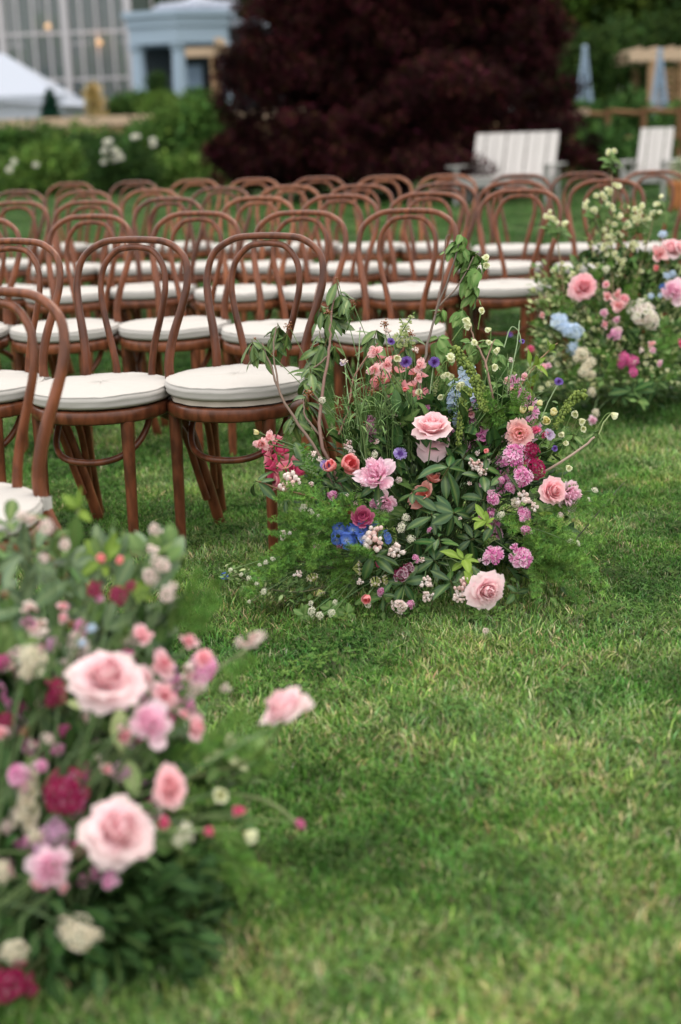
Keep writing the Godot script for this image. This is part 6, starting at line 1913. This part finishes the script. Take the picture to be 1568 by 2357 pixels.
	for k in 11:
		fern(o, P.call(rnd(360, 560), rnd(1580, 1980), rnd(0.04, 0.12)), Vector3(rnd(0.2, 1.0), rnd(-0.4, 0.4), rnd(-0.2, 0.5)), rnd(0.08, 0.15), Vector3(0, 0.6, 0.6))
	for q in [[90, 1700, 260], [280, 1650, 240], [200, 1500, 200]]:
		var mb := grassy_mb(6, [Color(0.12, 0.2, 0.07), Color(0.09, 0.16, 0.05)])
		var g := part("grass_tuft", mb.mesh(), M.leaf, o)
		g.transform = Transform3D(Basis.from_scale(Vector3.ONE * S.call(q[2], q[1])), P.call(q[0], q[1], 0.08) - o.position)
	var pick := func() -> Vector3:
		var y := rng.randf() * 0.38
		var w := sqrt(maxf(0.08, 1.0 - pow(y / 0.46, 2.0)))
		var a := rnd(0, TAU)
		var e := sqrt(rng.randf())
		return base + Vector3(-0.06 + cos(a) * 0.26 * w * e, 0.02 + y, -0.20 + sin(a) * 0.17 * w * e)
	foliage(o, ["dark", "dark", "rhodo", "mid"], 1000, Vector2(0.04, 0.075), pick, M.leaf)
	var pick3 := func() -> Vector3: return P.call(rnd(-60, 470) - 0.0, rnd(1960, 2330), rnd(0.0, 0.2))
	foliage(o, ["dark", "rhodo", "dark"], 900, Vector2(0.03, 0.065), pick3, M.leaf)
	var pick4 := func() -> Vector3: return P.call(rnd(-40, 400), rnd(1420, 1900), rnd(0.03, 0.2))
	foliage(o, ["dark", "grey", "mid"], 620, Vector2(0.03, 0.065), pick4, M.leaf)
	var pick5 := func() -> Vector3: return P.call(rnd(-40, 400), rnd(1250, 1470), rnd(0.03, 0.16))
	foliage(o, ["grey", "hang", "mid", "grey"], 130, Vector2(0.035, 0.07), pick5, M.leaf)
	var pick2 := func() -> Vector3: return P.call(rnd(260, 560), rnd(1700, 2000), rnd(0.08, 0.2))
	foliage(o, ["dark", "mid", "ovate"], 260, Vector2(0.025, 0.05), pick2, M.leaf)
	stuff(part("stems", st.mesh(), M.stem, o))

func rear_meadow() -> void:
	var base := ground(1440, 945)
	var o := thing("flower_meadow", "pale pink, blue and cream flower arrangement behind at the right edge, before the rear chairs", "flower arrangement", base, "ground flower arrangements along the aisle")
	var dep := func(py: float) -> float: return lerpf(5.80, 5.50, clampf((py - 650.0) / 300.0, 0, 1))
	var P := func(px: float, py: float, push := 0.0) -> Vector3: return at(px, py, dep.call(py) + push)
	var S := func(px: float, py: float) -> float: return px * dep.call(py) / F
	var root := base + Vector3(0, 0.05, 0)
	var st := MB.new()
	for b in [
		["rose_deep", 1341, 661, 70, 0.0, Vector3(0.15, 0.25, 1.0)], ["coral_open", 1513, 587, 43, 0.05, Vector3(0.4, 0.8, 0.8)], ["rose_blush", 1544, 574, 60, 0.08, Vector3(0.2, 0.7, 0.5)], ["rose_blush", 1562, 570, 40, 0.06, Vector3(0.5, 0.3, 0.5)], ["coral_open", 1396, 684, 26, 0.0, Vector3(0.4, 0.9, 0.8)], ["coral_open", 1420, 676, 22, 0.0, Vector3(0.2, 0.0, 0.8)],
		["coral_open", 1422, 704, 34, 0.0, Vector3(0.3, 0.3, 0.9)], ["rose_deep", 1436, 690, 30, 0.02, Vector3(0.3, 0.6, 0.7)], ["peony", 1391, 720, 22, 0.0, Vector3(-0.8, 0.0, 0.8)], ["peony", 1549, 672, 56, 0.0, Vector3(-0.1, 0.4, 0.9)], ["peony", 1568, 664, 44, 0.02, Vector3(0.3, 0.4, 0.9)], ["pink_open", 1389, 747, 22, 0.0, Vector3(0.8, 0.4, 0.8)], ["hot_open", 1222, 804, 24, 0.05, Vector3(-0.3, 0.4, 0.9)], ["coral_open", 1501, 790, 19, 0.0, Vector3(-0.4, -0.2, 0.8)],
		["peony", 1502, 806, 15, 0.0, Vector3(0.5, 0.1, 0.8)], ["peony", 1517, 836, 17, 0.0, Vector3(0.6, -0.4, 0.8)], ["coral_open", 1246, 725, 15, 0.05, Vector3(0.8, 0.4, 0.8)], ["rose_deep", 1395, 655, 20, 0.0, Vector3(0.0, 0.5, 0.9)], ["peony", 1418, 735, 19, 0.0, Vector3(0.1, -0.2, 0.8)], ["bud_coral", 1508, 620, 18, 0.03, Vector3(0.0, 0.5, 0.9)], ["hot_open", 1568, 790, 30, 0.0, Vector3(0.0, 0.1, 0.9)], ["peony", 1364, 966, 19, -0.1, Vector3(0.0, -0.2, 0.8)], ["rose_pink", 1250, 846, 18, 0.04, Vector3(0, 0.4, 0.9)], ["peony", 1262, 842, 15, 0.04, Vector3(0.1, 0.6, 0.8)]]:
		var p: Vector3 = P.call(b[1], b[2], b[4] - 0.09)
		put(o, protos[b[0]], p, b[5], S.call(b[3], b[2]) * BLOOM_SIZE.get(b[0], 0.40))
		stem_to(st, o, p - (b[5] as Vector3).normalized() * 0.01, root + Vector3(rnd(-0.1, 0.1), 0, rnd(-0.06, 0.06)))
	for h in [
		[hd.white_hyd, "hydrangea", 1478, 722, 70, 0.0], [hd.white_hyd, "hydrangea", 1500, 738, 46, 0.0], [hd.sky, "hydrangea", 1288, 742, 44, 0.0], [hd.sky, "hydrangea", 1318, 762, 50, -0.01], [hd.sky, "hydrangea", 1302, 756, 40, 0.0], [hd.sky, "hydrangea", 1318, 802, 40, 0.04], [hd.cream, "astilbe", 1340, 815, 40, 0.0], [hd.cream, "astilbe", 1356, 836, 36, 0.0], [hd.cream, "astilbe", 1346, 856, 34, 0.0], [hd.cream, "astilbe", 1328, 826, 28, 0.0], [hd.cream, "astilbe", 1362, 862, 26, 0.0],
		[hd.hot, "phlox", 1436, 826, 38, 0.0], [hd.hot, "phlox", 1456, 834, 40, 0.0], [hd.hot, "phlox", 1458, 858, 30, 0.0], [hd.hot, "phlox", 1430, 840, 22, 0.01], [hd.phlox[0], "phlox", 1417, 768, 34, 0.0], [hd.white_pink, "phlox", 1422, 760, 28, -0.01], [hd.sky, "hydrangea", 1535, 636, 22, 0.02], [hd.sky, "hydrangea", 1548, 630, 20, 0.02], [hd.sky, "hydrangea", 1498, 682, 16, 0.0], [hd.sky, "hydrangea", 1520, 680, 14, 0.0], [hd.blue, "delphinium", 1526, 660, 18, 0.02], [hd.sky, "hydrangea", 1525, 540, 22, 0.06],
		[hd.spirea, "spirea_cluster", 1395, 620, 26, 0.0], [hd.cream, "astilbe", 1362, 902, 26, 0.0], [hd.cream, "astilbe", 1370, 950, 24, -0.05], [hd.buds[1], "pieris_cluster", 1460, 835, 16, -0.02], [hd.corn, "cornflower", 1174, 770, 16, 0.1], [hd.buds[1], "pieris_cluster", 1475, 806, 20, 0.0]]:
		var p: Vector3 = P.call(h[2], h[3], h[5] - 0.07)
		var dir := Vector3(rnd(-0.4, 0.4), rnd(0.3, 0.7), rnd(0.6, 1.0))
		put_mesh(o, h[1], h[0], M.petal, p, dir, S.call(h[4], h[3]) * 0.43)
		stem_to(st, o, p - dir.normalized() * 0.01, root + Vector3(rnd(-0.1, 0.1), 0, rnd(-0.06, 0.06)), 0.0012)
	# pale bells everywhere
	for k in 95:
		var x := rnd(1235, 1575)
		var y := rnd(600, 900)
		var p: Vector3 = P.call(x, y, rnd(-0.03, 0.05))
		put(o, protos.bell, p, Vector3(rnd(-0.6, 0.6), rnd(-0.4, 0.6), rnd(0.4, 1.0)), S.call(rnd(8, 12), y))
	# tall bell stems
	for q in [[1258, 495], [1272, 504], [1293, 518], [1377, 451], [1384, 446], [1409, 434], [1404, 440], [1354, 470], [1362, 488], [1513, 465], [1506, 493], [1468, 487], [1460, 502], [1420, 496], [1412, 508], [1406, 353], [1400, 480], [1392, 540], [1404, 560], [1418, 545], [1480, 512], [1440, 520], [1390, 580], [1412, 590], [1424, 606], [1450, 560], [1436, 596]]:
		var p: Vector3 = P.call(q[0], q[1], 0.0)
		for z in 3:
			put(o, protos.bell, p + rand_dir() * 0.018, Vector3(rnd(-0.6, 0.6), rnd(-0.2, 0.8), rnd(0.4, 1.0)), S.call(rnd(9, 13), q[1]))
	for s in [[[1415, 760], [1408, 600], [1409, 450], [1407, 360]], [[1300, 720], [1290, 600], [1275, 515]], [[1420, 640], [1380, 540], [1358, 480]], [[1420, 640], [1450, 560], [1470, 495]], [[1450, 680], [1490, 560], [1510, 475]]]:
		var w := []
		for q in s:
			w.append(P.call(q[0], q[1], 0.02))
		branch(o, w, 0.0035, 0.002, Color(0.2, 0.16, 0.08))
	for w in [["mid", 1408, 378, 12, 34], ["mid", 1404, 366, 8, 26], ["mid", 1385, 480, 10, 32], ["mid", 1370, 500, 8, 30], ["mid", 1270, 520, 9, 30], ["mid", 1290, 532, 8, 28], ["mid", 1440, 512, 9, 30], ["mid", 1530, 485, 9, 32], ["mid", 1415, 530, 8, 30], ["mid", 1470, 520, 8, 28], ["rhodo", 1400, 700, 6, 40], ["rhodo", 1440, 760, 8, 46], ["rhodo", 1455, 900, 7, 46], ["rhodo", 1430, 900, 6, 42], ["mid", 1520, 760, 6, 50], ["rhodo", 1512, 880, 7, 44], ["rhodo", 1300, 870, 6, 40], ["ovate", 1470, 920, 6, 40], ["rhodo", 1250, 860, 6, 36], ["ovate", 1530, 800, 6, 40]]:
		whorl(o, w[0], P.call(w[1], w[2], -0.02 if w[2] > 650 else 0.0), Vector3(rnd(-0.2, 0.2), 0.7, 0.6), w[3], S.call(w[4], w[2]), 1.6, M.leaf, 0.4)
	for k in 30:
		fern(o, P.call(rnd(1230, 1560), rnd(640, 900), rnd(0.0, 0.1)), Vector3(rnd(-0.8, 0.8), rnd(0.1, 0.9), rnd(0.1, 0.7)), rnd(0.10, 0.18), Vector3(0, 0.5, 0.7))
	var pick := func() -> Vector3:
		var y := rng.randf() * 0.60
		var w := sqrt(maxf(0.1, 1.0 - pow(y / 0.7, 2.0)))
		var a := rnd(0, TAU)
		var e := sqrt(rng.randf())
		return base + Vector3(0.05 + cos(a) * 0.46 * w * e, 0.02 + y, -0.12 + sin(a) * 0.20 * w * e)
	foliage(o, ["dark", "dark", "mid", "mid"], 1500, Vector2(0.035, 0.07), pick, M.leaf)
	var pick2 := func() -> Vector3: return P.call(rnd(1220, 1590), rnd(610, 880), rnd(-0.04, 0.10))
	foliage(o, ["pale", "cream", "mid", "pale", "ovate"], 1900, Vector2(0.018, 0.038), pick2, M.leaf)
	var pick3 := func() -> Vector3: return P.call(rnd(1350, 1500), rnd(480, 640), rnd(0.0, 0.08))
	foliage(o, ["pale", "cream", "mid", "ovate"], 260, Vector2(0.018, 0.036), pick3, M.leaf)
	stuff(part("stems", st.mesh(), M.stem, o))

func make_loose() -> void:
	# single blossoms dropped on the grass
	for q in [[hd.white_pink, 1117, 1452, 14, "single small white blossom dropped on the grass before the centre flowers", "white blossom"], [hd.blue, 517, 1327, 16, "tiny blue floret dropped on the grass left of the centre flowers", "blue floret"], [hd.white_pink, 540, 2362, 14, "", ""]]:
		if q[4] == "":
			continue
		var p := ground(q[1], q[2], 0.03)
		var o := thing("fallen_blossom", q[4], q[5], p, "blossoms fallen on the lawn")
		var h := part("blossom_head", q[0], M.petal, o)
		h.transform = Transform3D(face_to(Vector3(0.1, 0.6, 0.8), 0.3).scaled_local(Vector3.ONE * q[3] * 3.6 / F * 0.5), Vector3.ZERO)
